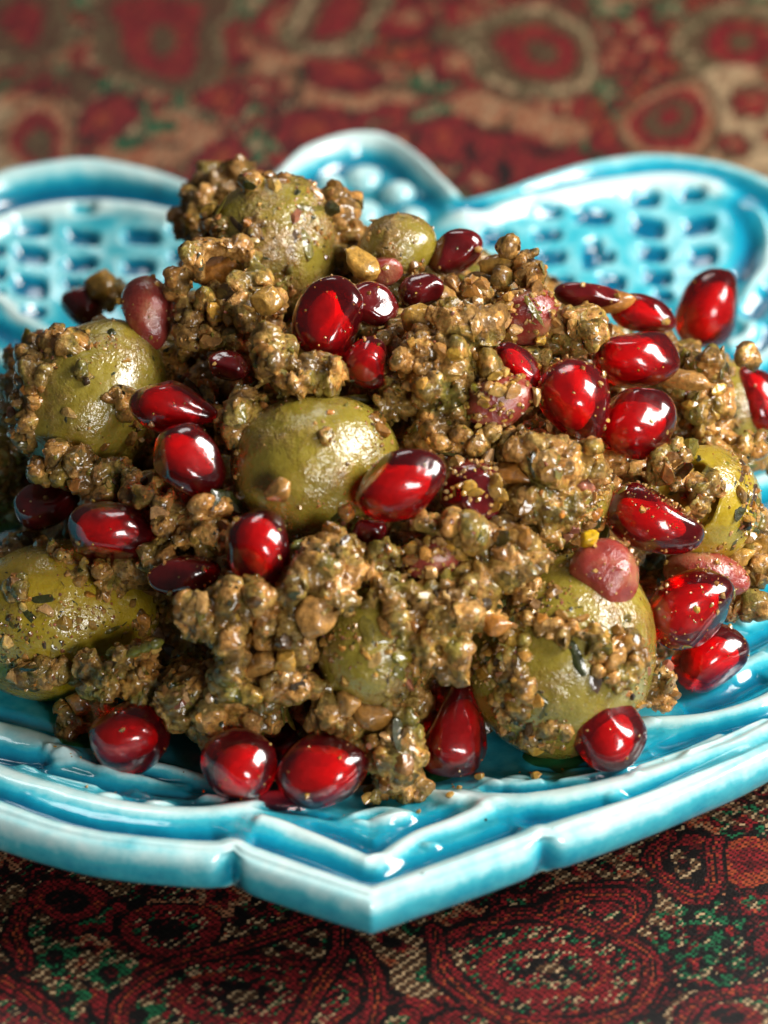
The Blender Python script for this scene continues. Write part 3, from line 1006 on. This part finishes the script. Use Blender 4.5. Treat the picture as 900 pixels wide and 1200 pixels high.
G_, Y_, C_ = M_OLIVE['green'], M_OLIVE['yellow'], M_OLIVE['coated']
olive(318, 292, 86, 82, 60, .75, C_, "paste-coated green olive at the very top of the heap")
olive(466, 290, 44, 40, 20, .9, C_, "small dull olive at the back, before the beads of the middle lobe")
olive(108, 472, 98, 88, 60, .55, G_, "big green olive at the left, just below the lattice of the left lobe")
olive(368, 545, 98, 88, 15, .6, G_, "smooth shiny green olive in the middle of the heap, paste piled on its top")
olive(72, 722, 118, 94, 15, .55, Y_, "yellow-green olive at the lower left, nearest the dish's left rim")
olive(660, 768, 118, 108, 60, None, G_, "largest olive, at the lower right behind two front pomegranate seeds")
olive(436, 758, 70, 64, 80, .45, G_, "dark green olive half buried in paste at the lower middle")
olive(822, 590, 76, 70, 165, .30, Y_, "stoned olive at the right showing its open end stuffed with paste", 62, True)
olive(640, 585, 78, 66, 10, .95, C_, "olive almost hidden under paste right of the centre")
olive(0, 545, 75, 66, 80, 1.1, C_, "brownish olive at the left edge behind the big green one")
olive(848, 480, 62, 60, 120, 1.9, C_, "olive buried under walnut paste at the far right")


def facet_shape(v, seed, point=.25, nf=7):
    r = np.random.default_rng(seed)
    q = v.copy()
    for _ in range(nf):
        n = r.normal(size=3) * np.array([.55, 1, 1])
        n /= np.linalg.norm(n)
        lim = r.uniform(.66, .90)
        h = q @ n
        over = .5 * ((h - lim) + np.sqrt((h - lim) ** 2 + .010))
        q -= (over * .86)[:, None] * n
    t = v[:, 0]
    q[:, 1:] *= (1 - point * np.clip(t, -.2, 1) ** 1.0 * .55 - .06 * t)[:, None]
    q[:, 0] += point * .28 * np.exp(-((1 - t) / .16) ** 2)
    q += (vnoise(v * 4 + seed * 3.7, 2.4, 7)[:, None] - .5) * .10 * v
    lo, hi = q.min(0), q.max(0)
    return (q - (lo + hi) / 2) / ((hi - lo) / 2)


def aril(px, py, rx, ry, ang, off, kind, label, tilt=8, plate_z=None, point=.08):
    if plate_z is None:
        p, d = dome(px, py)
    else:
        hh = math.hypot(rx * math.sin(math.radians(ang)), ry * math.cos(math.radians(ang)))
        p, d = rest(px, py, hh), ray(px, py)
    depth = -((p - CAM) @ VV)
    k = depth / FPX
    L, W = rx * k, ry * k
    c = p + d * off
    seed = int(px * 7 + py)
    B = basis(ang, tilt, seed % 6)
    v, f = ICO[5]
    q = facet_shape(v, seed, point) * np.array([L, W, W])
    mat = {'clear': M_JELLY, 'smeared': M_COATED, 'dark': M_DARK}[kind]
    me = make_mesh("pomegranate_seed", q, f, mat, True)
    o = obj("pomegranate_seed", me, None, c, B)
    tag(o, label, "pomegranate seed", "pomegranate seeds over the olives")
    if kind == 'clear':
        v3, f3 = ICO[3]
        kq = facet_shape(v3, seed + 5, .15, 3) * np.array([L * .64, W * .50, W * .50])
        mk = make_mesh("kernel", kq, f3, M_KERNEL, True)
        obj("kernel", mk, o, (-.04 * L, 0, 0))
    SHIELD.append((px, py, rx, ry, ang, depth + off - W, 'aril'))
    ARIL_SURF.append((q @ B.T + c, f, px, py))
    return o


ARIL_SURF = []
A = aril
A(384, 371, 50, 42, 80, 0, 'clear', "large glossy seed right under the topmost olive")
A(436, 356, 26, 34, 70, 2, 'dark', "dark seed tucked behind the large one under the topmost olive", point=.1)
A(432, 424, 30, 32, 60, 0, 'clear', "bright round seed just above the smooth middle olive's paste cap, touching the large upper one")
A(494, 341, 28, 22, 20, 5, 'dark', "blackish seed in the gap behind the tan nut half")
A(534, 297, 36, 25, 25, 4, 'dark', "dark round seed farthest back, beside the small dull olive")
A(455, 318, 18, 18, 0, 3, 'smeared', "small pinkish seed before the small dull olive")
A(174, 367, 45, 31, -80, -1, 'smeared', "pinkish smeared seed standing upright above the big left olive")
A(203, 478, 54, 32, -12, -1, 'clear', "elongated seed with a pale tip lying against the big left olive", point=.5)
A(223, 538, 48, 38, -35, -1.5, 'clear', "rounded seed with a green fleck, below the pale-tipped one")
A(130, 621, 52, 36, -8, 0, 'clear', "shiny oval seed above the yellow-green lower left olive")
A(305, 644, 46, 40, -75, -1.5, 'clear', "plump seed just below the smooth middle olive")
A(216, 674, 44, 24, 8, 1, 'dark', "dark half-covered seed left of the plump one below the middle olive")
A(470, 568, 57, 40, 22, -2, 'clear', "big bright seed at the right side of the smooth middle olive")
A(556, 576, 38, 36, 70, 1, 'dark', "seed smeared with paste right beside the big bright middle one", point=.1)
A(672, 470, 52, 43, -75, -1, 'clear', "dark ruby seed standing upright right of the paste mound")
A(745, 420, 52, 38, 0, -1, 'clear', "bright oval seed, upper one of the touching group right of the centre")
A(747, 496, 48, 42, 15, -1, 'clear', "round glossy seed below the bright oval one, above the dusted seed")
A(754, 368, 40, 23, -15, 2, 'clear', "flat red seed behind the bright oval one, below the right lattice")
A(688, 347, 40, 16, -5, 3, 'dark', "thin dark seed half hidden on the back ridge below the right lattice")
A(832, 362, 50, 38, 60, 0, 'clear', "seed standing alone against the turquoise lattice at the upper right")
A(886, 467, 40, 27, -70, -7, 'clear', "seed cut off by the right edge of the picture")
A(766, 610, 62, 36, -22, -2, 'clear', "long seed dusted with yellowish crumbs, before the stoned olive")
A(710, 676, 46, 40, -70, -1, 'smeared', "pinkish smeared seed sitting on top of the largest olive")
A(828, 674, 52, 30, -12, 1, 'smeared', "smeared reddish seed behind the speckled one at the right")
A(810, 712, 56, 42, 30, -3, 'clear', "speckled bright seed, middle of the three piled at the right front")
A(832, 770, 48, 39, 15, 0, 'clear', "dark red seed resting on the dish below the speckled one", plate_z=12.0)
A(714, 857, 46, 43, 100, 0, 'clear', "round seed before the largest olive, by the right front relief", plate_z=12.0, point=.1)
A(537, 854, 56, 42, 80, 0, 'clear', "pointed upright seed at the front left of the largest olive", plate_z=13.0, point=.5)
A(378, 903, 57, 45, 8, 0, 'clear', "widest front seed, right one of the touching front pair", plate_z=11.5, point=.1)
A(282, 898, 44, 43, 40, 0, 'clear', "left one of the touching front pair of seeds", plate_z=11.5, point=.1)
A(340, 876, 34, 30, 30, 6, 'dark', "dark seed wedged behind the touching front pair", plate_z=11.5)
A(152, 863, 48, 42, 10, 0, 'clear', "smooth dark seed alone at the left front of the dish", plate_z=11.5, point=.1)
A(606, 432, 36, 24, -50, 1, 'clear', "glossy narrow seed poking from the paste mound beside the upright ruby one")
A(585, 470, 42, 32, 20, -1, 'smeared', "pinkish lump of seed on the lower right of the paste mound")
A(618, 368, 38, 36, 30, 1.5, 'smeared', "purplish smeared seed in the back paste clump")
A(55, 592, 38, 28, 10, 5, 'dark', "dark seed in the shadow under the big left olive")
A(268, 428, 18, 26, 80, 5, 'dark', "dark red seed in the hollow below the topmost olive's paste")
A(98, 358, 24, 26, 30, 3, 'dark', "dark seed at the far left behind the big green olive")
A(508, 655, 36, 28, 20, .5, 'smeared', "pinkish seed sunk in the paste below the big bright middle one")
A(432, 622, 22, 18, 0, 3, 'dark', "small dark seed below the right end of the smooth middle olive")

TONES = {'tan': (0.40, 0.20, 0.05), 'pale': (0.52, 0.31, 0.11), 'brown': (0.24, 0.11, 0.02), 'orange': (0.42, 0.17, 0.03), 'dark': (0.06, 0.03, 0.008),
         'green': (0.15, 0.12, 0.012), 'herb': (0.03, 0.034, 0.006), 'pink': (0.32, 0.11, 0.06), 'yellow': (0.60, 0.36, 0.01), 'gold': (0.46, 0.25, 0.045)}


def nut(px, py, rx, ry, ang, off, tone, label, name="walnut_piece", cat="walnut piece", group="walnut pieces in the paste", plate_z=None, flat=.75):
    if plate_z is None:
        p, d = dome(px, py)
    else:
        p, d = on_plate(px, py), ray(px, py)
        p = np.array([p[0], p[1], plate_top(p[0], p[1]) + (plate_z if plate_z > 2 else ry * .09)])
    k = -((p - CAM) @ VV) / FPX
    v, f = ICO[3]
    seed = int(px * 3 + py * 5)
    q = v * (1 + .5 * (vnoise(v * 3 + seed, 1.6, 8)[:, None] - .5))
    rs = np.random.default_rng(seed)
    for _ in range(9):
        n_ = rs.normal(size=3)
        n_ /= np.linalg.norm(n_)
        q = q - np.maximum(q @ n_ - rs.uniform(.5, .85), 0)[:, None] * n_ * .92
    q = q * 1.18 + (vnoise(v * 3 + seed, .5, 9)[:, None] - .5) * .16 * v
    q = q * np.array([rx, ry, ry * flat + rx * .1]) * k
    me = make_mesh(name, q, f, M_CRUMB, True, np.tile(TONES[tone], (len(q), 1)))
    o = obj(name, me, None, p + d * off, basis(ang, 10, 0))
    tag(o, label, cat, group)
    SHIELD.append((px, py, rx, ry, ang, -((p - CAM) @ VV) + off - ry * k, 'nut'))
    return o


nut(490, 377, 24, 17, 70, -1.5, 'gold', "tan rounded nut half standing on the paste mound near the blackish seed")
nut(584, 312, 26, 14, -10, -1, 'gold', "smooth tan nut piece on top of the back paste clump")
nut(118, 333, 17, 14, 20, -1, 'gold', "shiny nut crumb at the far left, above the upright pinkish seed's shoulder")
nut(118, 380, 12, 15, 10, -2.5, 'pale', "pale nut chip lying on top of the big left olive")
nut(311, 352, 16, 18, 20, -2, 'gold', "golden nut piece below the topmost olive, left of the large seed")
nut(255, 318, 26, 17, 20, -3, 'orange', "orange-brown nut piece on the paste left under the topmost olive")
nut(424, 308, 26, 14, -40, -1, 'gold', "long golden nut piece between the topmost olive and the small pinkish seed")
nut(325, 577, 15, 13, 30, -5, 'tan', "single light nut chip stuck on the front of the smooth middle olive")
nut(370, 725, 26, 22, 60, -3, 'tan', "rounded light nut lump below the plump seed, at the paste's right end")
nut(306, 778, 20, 16, 10, -2, 'tan', "nut lump in the lower middle paste, above the touching front pair")
nut(336, 775, 15, 14, 60, -2.5, 'gold', "smaller nut bump beside the lower middle nut lump")
nut(95, 825, 18, 17, 20, 0, 'orange', "orange-tan nut chunk at the bottom edge under the yellow-green olive")
nut(215, 865, 17, 22, 30, 0, 'tan', "angular nut chunk right of the smooth lone front seed", plate_z=3.5)
nut(605, 558, 24, 15, -5, -1, 'orange', "amber nut piece right beside the paste-smeared middle seed")
nut(683, 570, 12, 20, 20, -2, 'pink', "pinkish brown nut sliver on the right shoulder of the middle paste")
nut(582, 732, 19, 13, 5, -3, 'orange', "flat amber nut piece on the upper left of the largest olive")
nut(722, 352, 22, 13, 5, 1, 'orange', "orange nut piece behind the bright oval seed at the back")
nut(805, 445, 28, 13, -15, -2.5, 'tan', "smooth tan nut piece on the far right paste, beside the bright oval seed")
nut(860, 655, 20, 12, 10, -1, 'gold', "golden nut piece under the stoned olive at the right")
nut(440, 835, 20, 26, 75, 0, 'brown', "brown nut chunk above the front paste foot, left of the pointed seed")
nut(408, 822, 18, 16, 40, -1, 'tan', "tan nut chunk between dark olive and front seeds")
nut(515, 900, 22, 12, 0, 0, 'brown', "flat brown crumb lump on the dish below the pointed seed", plate_z=1.0)
nut(690, 631, 12, 9, 20, -3, 'yellow', "tiny bright yellow peel bit in the paste above the largest olive", "peel_piece", "peel", "bits of peel")
for (px, py, r_, lb) in [(628, 917, 7, "largest loose crumb on the turquoise relief right of the front tip"), (562, 916, 6, "loose crumb on the dish below the pointed seed, nearest the paste"),
                         (527, 942, 5, "loose crumb on the ridge over the front chevron"), (490, 953, 3.5, "smallest loose crumb inside the front chevron"),
                         (538, 928, 3.5, "tiny reddish crumb between two others right of the chevron")]:
    nut(px, py, r_, r_ * .7, 20, 0, 'gold', lb, "loose_crumb", "crumb", "loose crumbs on the dish", plate_z=1.2)


def herb_stem(pts, r_, label, tone='green', off=-2.5):
    c = np.array([dome(a, b)[0] + dome(a, b)[1] * off for a, b in pts])
    c = spline(c, 6)
    V, F = [], []
    n = 8
    for k, p in enumerate(c):
        t = c[min(k + 1, len(c) - 1)] - c[max(k - 1, 0)]
        t /= np.linalg.norm(t)
        a = np.cross(t, [0.3, 0.2, 1])
        a /= np.linalg.norm(a)
        b = np.cross(t, a)
        rad = r_ * (1 + .25 * math.sin(k * 1.7)) * (0.6 if k in (0, len(c) - 1) else 1)
        for q in range(n):
            w = 2 * math.pi * q / n
            V.append(p + rad * (math.cos(w) * a * 1.3 + math.sin(w) * b * .75))
        if k:
            for q in range(n):
                F.append([(k - 1) * n + q, (k - 1) * n + (q + 1) % n, k * n + (q + 1) % n, k * n + q])
    F.append(list(range(n))[::-1])
    F.append([len(V) - n + q for q in range(n)])
    o = obj("herb_stem", make_mesh("herb_stem", np.array(V), F, M_CRUMB, True, np.tile((0.16, 0.15, 0.02), (len(V), 1))))
    tag(o, label, "herb stem", "herb stems in the paste")


herb_stem([(128, 764), (150, 766), (172, 758), (190, 752)], .75, "green herb stem lying on the lower edge of the yellow-green olive")
herb_stem([(345, 635), (362, 650), (385, 652)], .8, "green herb scrap right of the plump seed below the middle olive", off=-2)
herb_stem([(250, 745), (262, 722), (275, 700)], .6, "thin herb strand running down the paste ridge under the plump seed")



def mat_liquid(name, tint):
    m, nt, b = new_mat(name)
    b.inputs['Base Color'].default_value = (*tint, 1)
    b.inputs['Transmission Weight'].default_value = 1.0
    b.inputs['Roughness'].default_value = 0.06
    b.inputs['IOR'].default_value = 1.38
    return m


def puddle(name, px, py, r_, tint_mat, label, cat, seed):
    c = on_plate(px, py)
    rp = np.random.default_rng(seed)
    ph = rp.uniform(0, 6.3, 3)
    V, F = [], []
    na, nr = 36, 7
    for k in range(nr + 1):
        for q in range(na):
            a = 2 * math.pi * q / na
            out = r_ * (1 + .22 * math.sin(2 * a + ph[0]) + .14 * math.sin(3 * a + ph[1]) + .08 * math.sin(5 * a + ph[2]))
            t = k / nr
            x, y = c[0] + out * t * math.cos(a) * 1.35, c[1] + out * t * math.sin(a)
            V.append((x, y, plate_top(x, y) + .34 * math.sqrt(max(0, 1 - t * t)) - (.05 if k == nr else 0)))
    for k in range(nr):
        for q in range(na):
            F.append([k * na + q, (k + 1) * na + q, (k + 1) * na + (q + 1) % na, k * na + (q + 1) % na])
    o = obj(name, make_mesh(name, np.array(V), F, tint_mat, True))
    tag(o, label, cat)


M_OIL, M_JUICE = mat_liquid("olive_oil", (0.62, 0.42, 0.10)), mat_liquid("pomegranate_juice", (0.70, 0.05, 0.07))
puddle("oil_puddle", 480, 908, 4.2, M_OIL, "thin amber oil film at the foot of the paste, left of the pointed seed", "oil", 3)
puddle("juice_puddle", 338, 938, 2.4, M_JUICE, "thin red juice film under the touching front pair of seeds", "juice", 4)
puddle("oil_puddle", 655, 888, 2.6, M_OIL, "small oil film on the dish under the largest olive", "oil", 8)
puddle("oil_puddle", 108, 868, 2.4, M_OIL, "small oil film left of the smooth lone front seed", "oil", 11)

# ------------------------------------------------------------------ walnut and herb paste
# clumps: where they sit in the heap, their half sizes, how far they stand out (mm), whether they lie over olives
CLUMPS = [(262, 350, 62, 72, -1, 1), (228, 272, 20, 54, 1, 1), (400, 262, 14, 44, 2, 1), (272, 225, 34, 26, 1, 1), (118, 340, 28, 22, 1, 0), (345, 428, 72, 38, -4.5, 1),
          (290, 488, 32, 24, -1, 1), (520, 420, 70, 66, -3, 1), (570, 330, 62, 46, 0, 1), (655, 390, 50, 42, 0, 1), (560, 480, 46, 34, -2, 1), (840, 470, 62, 78, -3, 1), (888, 515, 18, 28, -2, 1), (870, 660, 34, 36, -1.5, 0), (800, 402, 50, 26, 1, 0), (720, 385, 60, 28, 0, 0), (540, 520, 50, 36, 1, 0), (400, 600, 60, 30, 1, 0), (220, 630, 50, 30, 1, 0), (110, 665, 60, 24, 1, 1), (400, 838, 34, 22, 0, 0), (200, 850, 40, 34, 0, 0), (310, 850, 60, 30, 1, 0),
          (765, 535, 44, 26, -2.5, 1), (804, 582, 30, 32, -4.5, 1), (640, 555, 66, 50, -3, 1), (668, 545, 44, 44, -3, 1), (620, 610, 50, 34, -1, 1), (510, 640, 62, 48, -2.5, 1), (725, 640, 40, 24, -4, 1), (600, 655, 40, 24, -3, 1),
          (285, 705, 100, 50, -3.5, 0), (360, 688, 56, 40, -3.5, 1), (410, 650, 50, 30, -2, 0), (320, 785, 62, 46, -1.5, 0), (240, 825, 56, 50, -.5, 0), (150, 790, 52, 34, -2, 1),
          (100, 830, 36, 30, -.5, 0), (450, 870, 50, 52, -1, 1), (512, 745, 36, 60, -2, 1), (525, 695, 46, 36, -2, 1), (470, 690, 30, 20, -2.5, 1), (255, 605, 34, 30, -.5, 0), (195, 590, 30, 30, 0.5, 0), (20, 660, 34, 34, 1, 0),
          (35, 470, 26, 78, -1, 1), (90, 560, 60, 22, -1, 1), (640, 840, 60, 34, -1, 1), (690, 745, 50, 28, -4.2, 1), (760, 800, 30, 22, -1, 1), (850, 690, 36, 40, 0, 0), (885, 640, 16, 30, 1, 0), (470, 905, 30, 20, 0, 0),
          (150, 600, 80, 40, 3, 0), (440, 400, 50, 40, 3, 0), (700, 500, 80, 60, 3, 0), (600, 540, 40, 30, 0, 0), (700, 600, 40, 26, -1, 0), (175, 660, 40, 30, 1, 0), (580, 780, 36, 60, 3, 0), (170, 420, 50, 60, 4, 0), (440, 470, 40, 30, 2, 0)]


def hidden_mask(P, R, over):
    """true where grains of paste would lie in front of something the photograph shows bare"""
    P = np.atleast_2d(P)
    px, py, zz = proj(P)
    out = np.zeros(len(P), bool)
    for (sx, sy, rx, ry, ang, dep, kind) in SHIELD:
        if kind == 'olive' and over:
            continue
        a = math.radians(ang)
        dx, dy = px - sx, -(py - sy)
        u, w = dx * math.cos(a) + dy * math.sin(a), -dx * math.sin(a) + dy * math.cos(a)
        g = R * FPX / zz * (.75 if kind != 'nut' else .4)
        out |= ((u / (rx + g)) ** 2 + (w / (ry + g)) ** 2 < 1) & (zz - R < dep + 2 * ry * zz / FPX)
    return out


CRUST = [(5, 592, 800, 34, 62), (5, 650, 735, 40, 16), (5, 722, 775, 30, 30), (5, 640, 862, 60, 18), (5, 600, 690, 30, 18), (5, 690, 740, 36, 12),
         (2, 36, 465, 16, 66), (2, 98, 440, 12, 10), (2, 145, 462, 18, 18), (2, 85, 552, 60, 14), (2, 60, 400, 24, 10),
         (4, 20, 690, 16, 16), (4, 165, 715, 12, 46), (4, 60, 790, 56, 12), (4, 120, 642, 36, 8),
         (0, 245, 255, 14, 52), (0, 310, 332, 44, 12), (0, 275, 214, 20, 8), (0, 300, 262, 10, 10),
         (3, 345, 447, 74, 16), (3, 430, 605, 24, 16), (3, 282, 590, 16, 18), (3, 385, 508, 7, 7), (3, 458, 505, 9, 16),
         (10, 850, 470, 50, 60), (8, 640, 580, 60, 46), (6, 478, 740, 14, 40), (6, 440, 815, 40, 10), (9, 10, 530, 40, 50), (1, 440, 302, 16, 10)]


def paste():
    sv, sf = ICO[2]
    V, F = [], []
    n0 = 0

    def add(c, r_):
        nonlocal n0
        Rm = np.linalg.qr(rng.normal(size=(3, 3)))[0]
        V.append((sv * r_ * np.array([random.uniform(.9, 1.7), random.uniform(.7, 1.2), random.uniform(.5, .9)])) @ Rm.T + c)
        F.append(sf + n0)
        n0 += len(sv)
    # core of the heap
    bv, bf = ICO[4]
    V.append(bv * np.array([39, 39, 31.5]) + np.array([0, 0, 5]))
    F.append(bf + n0)
    n0 += len(bv)
    cand = []

    def flush(over):
        if cand:
            bad = hidden_mask(np.array([c for c, _ in cand]), np.array([q for _, q in cand]), over)
            for (c, q), b_ in zip(cand, bad):
                if not b_:
                    add(c, q)
            cand.clear()
    for _ in range(420):
        n = rng.normal(size=3)
        n[2] = abs(n[2])
        n /= np.linalg.norm(n)
        c = DOME_C + n * np.array([42, 42, 34]) * random.uniform(.93, 1.0)
        cand.append((c, random.uniform(1.6, 3.2)))
    flush(False)
    for (px, py, rx, ry, off, over) in CLUMPS:
        p, d = dome(px, py)
        k = -((p - CAM) @ VV) / FPX
        p = p + d * (off + 1.6)
        Rm = .5 * (rx + ry) * k
        cnt = int(14 + rx * ry * k * k * 1.9)
        for _ in range(cnt):
            while True:
                q = rng.uniform(-1, 1, 3)
                if q @ q < 1:
                    break
            c = p + RR * q[0] * rx * k + UU * q[1] * ry * k - VV * (q[2] * .55 - .15 * (1 - q[0] ** 2 - q[1] ** 2)) * min(Rm, 4.5)
            r_ = random.choice([.7, .8, .9, 1.1, 1.3, 1.5, 1.9]) * random.uniform(.85, 1.15)
            cand.append((c, r_))
        flush(over)
    # crust of paste smeared over the olives themselves
    for (k, px, py, rx, ry) in CRUST:
        C0, R0 = OLIVE_BALL[k]
        for _ in range(int(6 + rx * ry * .028)):
            a, b = rng.normal(size=2) * .5
            d = ray(px + a * rx, py + b * ry)
            oc = CAM - C0
            bq = oc @ d
            disc = bq * bq - oc @ oc + R0 * R0
            if disc < 0:
                continue
            c = CAM + d * (-bq - math.sqrt(disc))
            r_ = random.uniform(.35, .9)
            cand.append((c, r_))
    flush(True)
    me0 = make_mesh("tmp", np.vstack(V), np.vstack(F), M_PASTE)
    o = bpy.data.objects.new("tmp", me0)
    COL.objects.link(o)
    md = o.modifiers.new("r", 'REMESH')
    md.mode = 'VOXEL'
    md.voxel_size = 0.30 * S
    md.adaptivity = 0
    ms = o.modifiers.new("s", 'SMOOTH')
    ms.factor = 0.5
    ms.iterations = 14
    bpy.context.view_layer.update()
    ev = o.evaluated_get(bpy.context.evaluated_depsgraph_get())
    me = bpy.data.meshes.new_from_object(ev)
    bpy.data.objects.remove(o)
    n = len(me.vertices)
    co = np.empty(n * 3, np.float32)
    me.vertices.foreach_get("co", co)
    P = co.reshape(-1, 3).astype(float) / S
    nm = np.empty(n * 3, np.float32)
    me.vertices.foreach_get("normal", nm)
    Nn = nm.reshape(-1, 3)
    # only what can be seen from above and in front is worth the fine relief
    vis = (Nn @ (VV * .7 + np.array([0, 0, .5])) > -.35) & (P[:, 2] > 5)
    Q = P[vis]
    W = Q + np.stack([vnoise(Q, .9, 90 + k) - .5 for k in range(3)], 1) * .8
    sm = np.clip((vnoise(Q, 4.5, 17) - .3) * 3, .15, 1)
    h = .25 + 1.25 * (grains(W, 3.1, 3) - .35) + .7 * sm * (grains(W, 1.5, 5) - .4) + (vnoise(Q, 5, 6) - .5) * 1.2 + (vnoise(Q, 2.1, 16) - .5) * 1.3
    h += (vnoise(Q, 1.1, 7) - .5) * .45 * sm + (vnoise(Q, .55, 8) - .5) * .28 * sm
    P2 = P.copy()
    P2[vis] += Nn[vis] * h[:, None]
    me.vertices.foreach_set("co", (P2 * S).astype(np.float32).ravel())
    me.polygons.foreach_set("use_smooth", np.full(len(me.polygons), True))
    me.update()
    bm = bmesh.new()
    bm.from_mesh(me)
    bmesh.ops.delete(bm, geom=[v for v in bm.verts if v.co.z < 4.5 * S], context='VERTS')
    bm.to_mesh(me)
    bm.free()
    me.name = "walnut_herb_paste"
    if not me.materials:
        me.materials.append(M_PASTE)
    o = obj("walnut_herb_paste", me)
    tag(o, "glossy olive-brown paste of ground walnut and herbs holding the heap together", "paste", None, "stuff")
    return me


pm = paste()


def surf_samples(P, F, count, r):
    T = P[F]
    n = np.cross(T[:, 1] - T[:, 0], T[:, 2] - T[:, 0])
    a = np.linalg.norm(n, axis=1)
    n = n / np.maximum(a, 1e-9)[:, None]
    ok = (n @ (VV * .7 + np.array([0, 0, .5]))) > -.05
    w = a * ok
    idx = r.choice(len(F), count, p=w / w.sum())
    u, v = r.random(count), r.random(count)
    fl = u + v > 1
    u[fl], v[fl] = 1 - u[fl], 1 - v[fl]
    t = T[idx]
    return t[:, 0] + u[:, None] * (t[:, 1] - t[:, 0]) + v[:, None] * (t[:, 2] - t[:, 0]), n[idx]


def crumbs():
    r = np.random.default_rng(5)
    me = pm
    n = len(me.vertices)
    co = np.empty(n * 3, np.float32)
    me.vertices.foreach_get("co", co)
    P = co.reshape(-1, 3) / S
    me.calc_loop_triangles()
    t = np.empty(len(me.loop_triangles) * 3, np.int32)
    me.loop_triangles.foreach_get("vertices", t)
    F = t.reshape(-1, 3)
    items = []          # centre, normal, size, tone, squash
    names = list(TONES)

    def pick(ws):
        ks = list(ws)
        w = np.array([ws[k] for k in ks], float)
        return ks[r.choice(len(ks), p=w / w.sum())]
    TW = dict(tan=24, pale=14, brown=20, orange=10, dark=7, green=14, herb=10, pink=4, gold=8)
    def spread(pts, ns, lo, hi, ex, tones, sink):
        u = np.maximum(r.random(len(pts)), .02)
        sz = np.minimum(hi, lo * u ** -ex)
        bad = hidden_mask(pts + ns * (sz * .4)[:, None], sz * .7, True)
        for p, nn, z_, b_ in zip(pts, ns, sz, bad):
            if not b_:
                items.append((p - nn * z_ * sink, nn, z_, pick(tones), r.uniform(.5, 1)))
    pts, ns = surf_samples(P, F, 3200, r)
    spread(pts, ns, .42, 1.25, .32, TW, .3)
    pts, ns = surf_samples(P, F, 11500, r)
    spread(pts, ns, .15, 1.5, .55, TW, .22)
    # what clings to the olives, in patches
    for oi_, (Q, f) in enumerate(OLIVE_SURF):
        dens = [320, 300, 700, 380, 420, 800, 300, 500, 900, 400, 600][oi_]
        pts, ns = surf_samples(Q, f, dens * 3, r)
        keep = vnoise(pts, 5.5, 60 + oi_) + .35 * (vnoise(pts, 1.6, 70) - .5)
        thr = [.54, .5, .58, .68, .58, .58, .58, .62, .4, .4, .4][oi_]
        ok = (keep > thr) | (r.random(len(pts)) < .05)
        spread(pts[ok], ns[ok], .15, 1.1, .55, TW, .1)
    # dust and flecks on some of the seeds
    for (Q, f, px, py) in ARIL_SURF:
        cnt = {(766, 610): 170, (810, 712): 90, (828, 674): 45, (672, 470): 40, (710, 676): 50, (556, 576): 90, (216, 674): 30, (585, 470): 110,
               (618, 368): 90, (508, 655): 130, (174, 367): 25, (384, 371): 22, (606, 432): 15}.get((px, py), 7)
        pts, ns = surf_samples(Q, f, cnt, r)
        top = {(766, 610)}
        for p, nn in zip(pts, ns):
            sz = r.uniform(.08, .2) if r.random() < .8 else r.uniform(.2, .55)
            if (px, py) in ((556, 576), (585, 470), (618, 368), (508, 655)):
                sz *= 2.4
            if (px, py) in top and nn[2] < .75 and r.random() < .6:
                continue
            items.append((p + nn * sz * .2, nn, sz, pick(dict(pale=5, gold=4, tan=3, green=1)), r.uniform(.5, .9)))
    for _ in range(34):
        px, py = r.uniform(60, 800), 0
        py = 925 - abs(px - 430) * .12 + r.exponential(14)
        p = on_plate(px, py)
        z_ = float(r.uniform(.1, .28))
        p[2] = plate_top(p[0], p[1]) + z_ * .3
        items.append((p, np.array([0, 0, 1.]), z_, pick(dict(gold=4, tan=3, brown=2, herb=1)), .7))
    V, F2, Cc = [], [], []
    n0 = 0

    def chip(v, k):
        """angular chopped bit: a lump cut by random planes"""
        q = v * (1 + r.uniform(-.1, .1, (len(v), 1)))
        for _ in range(9):
            n_ = r.normal(size=3)
            n_ /= np.linalg.norm(n_)
            h_ = q @ n_
            q = q - np.maximum(h_ - r.uniform(.42, .8), 0)[:, None] * n_
        return q * 1.25
    SH = {1: [chip(ICO[1][0], k) for k in range(30)], 2: [chip(ICO[2][0], k) for k in range(40)]}
    for (c, nn, sz, tone, sq) in items:
        lv = 2 if sz > .6 else 1
        f = ICO[lv][1]
        j = v = SH[lv][r.integers(len(SH[lv]))]
        Rm = np.linalg.qr(r.normal(size=(3, 3)))[0]
        ax = np.array([1, r.uniform(.55, 1), r.uniform(.45, .9)])
        if tone in ('herb', 'dark', 'green') and r.random() < .7:
            ax = np.array([r.uniform(1.2, 2.6), r.uniform(.35, .9), .2])      # leaf scraps lie flat
            z = nn
            x = np.cross(z, r.normal(size=3))
            x /= np.linalg.norm(x)
            Rm = np.stack([x, np.cross(z, x), z], 1)
        V.append((j * ax * sz) @ Rm.T + c)
        F2.append(f + n0)
        col = np.array(TONES[tone]) * r.uniform(.6, 1.2) * np.array([1, r.uniform(.9, 1.08), r.uniform(.7, 1.1)])
        Cc.append(np.tile(col, (len(v), 1)))
        n0 += len(v)
    m = make_mesh("walnut_crumbs", np.vstack(V), np.vstack(F2), M_CRUMB, False, np.vstack(Cc))
    o = obj("walnut_crumbs", m)
    tag(o, "chopped walnut crumbs and herb scraps clinging all over the heap", "crumbs", None, "stuff")
    print("crumbs", len(items), "paste verts", n, "tris", sum(len(o_.data.loop_triangles) if o_.type == 'MESH' and not o_.data.calc_loop_triangles() else 0 for o_ in COL.objects))


crumbs()
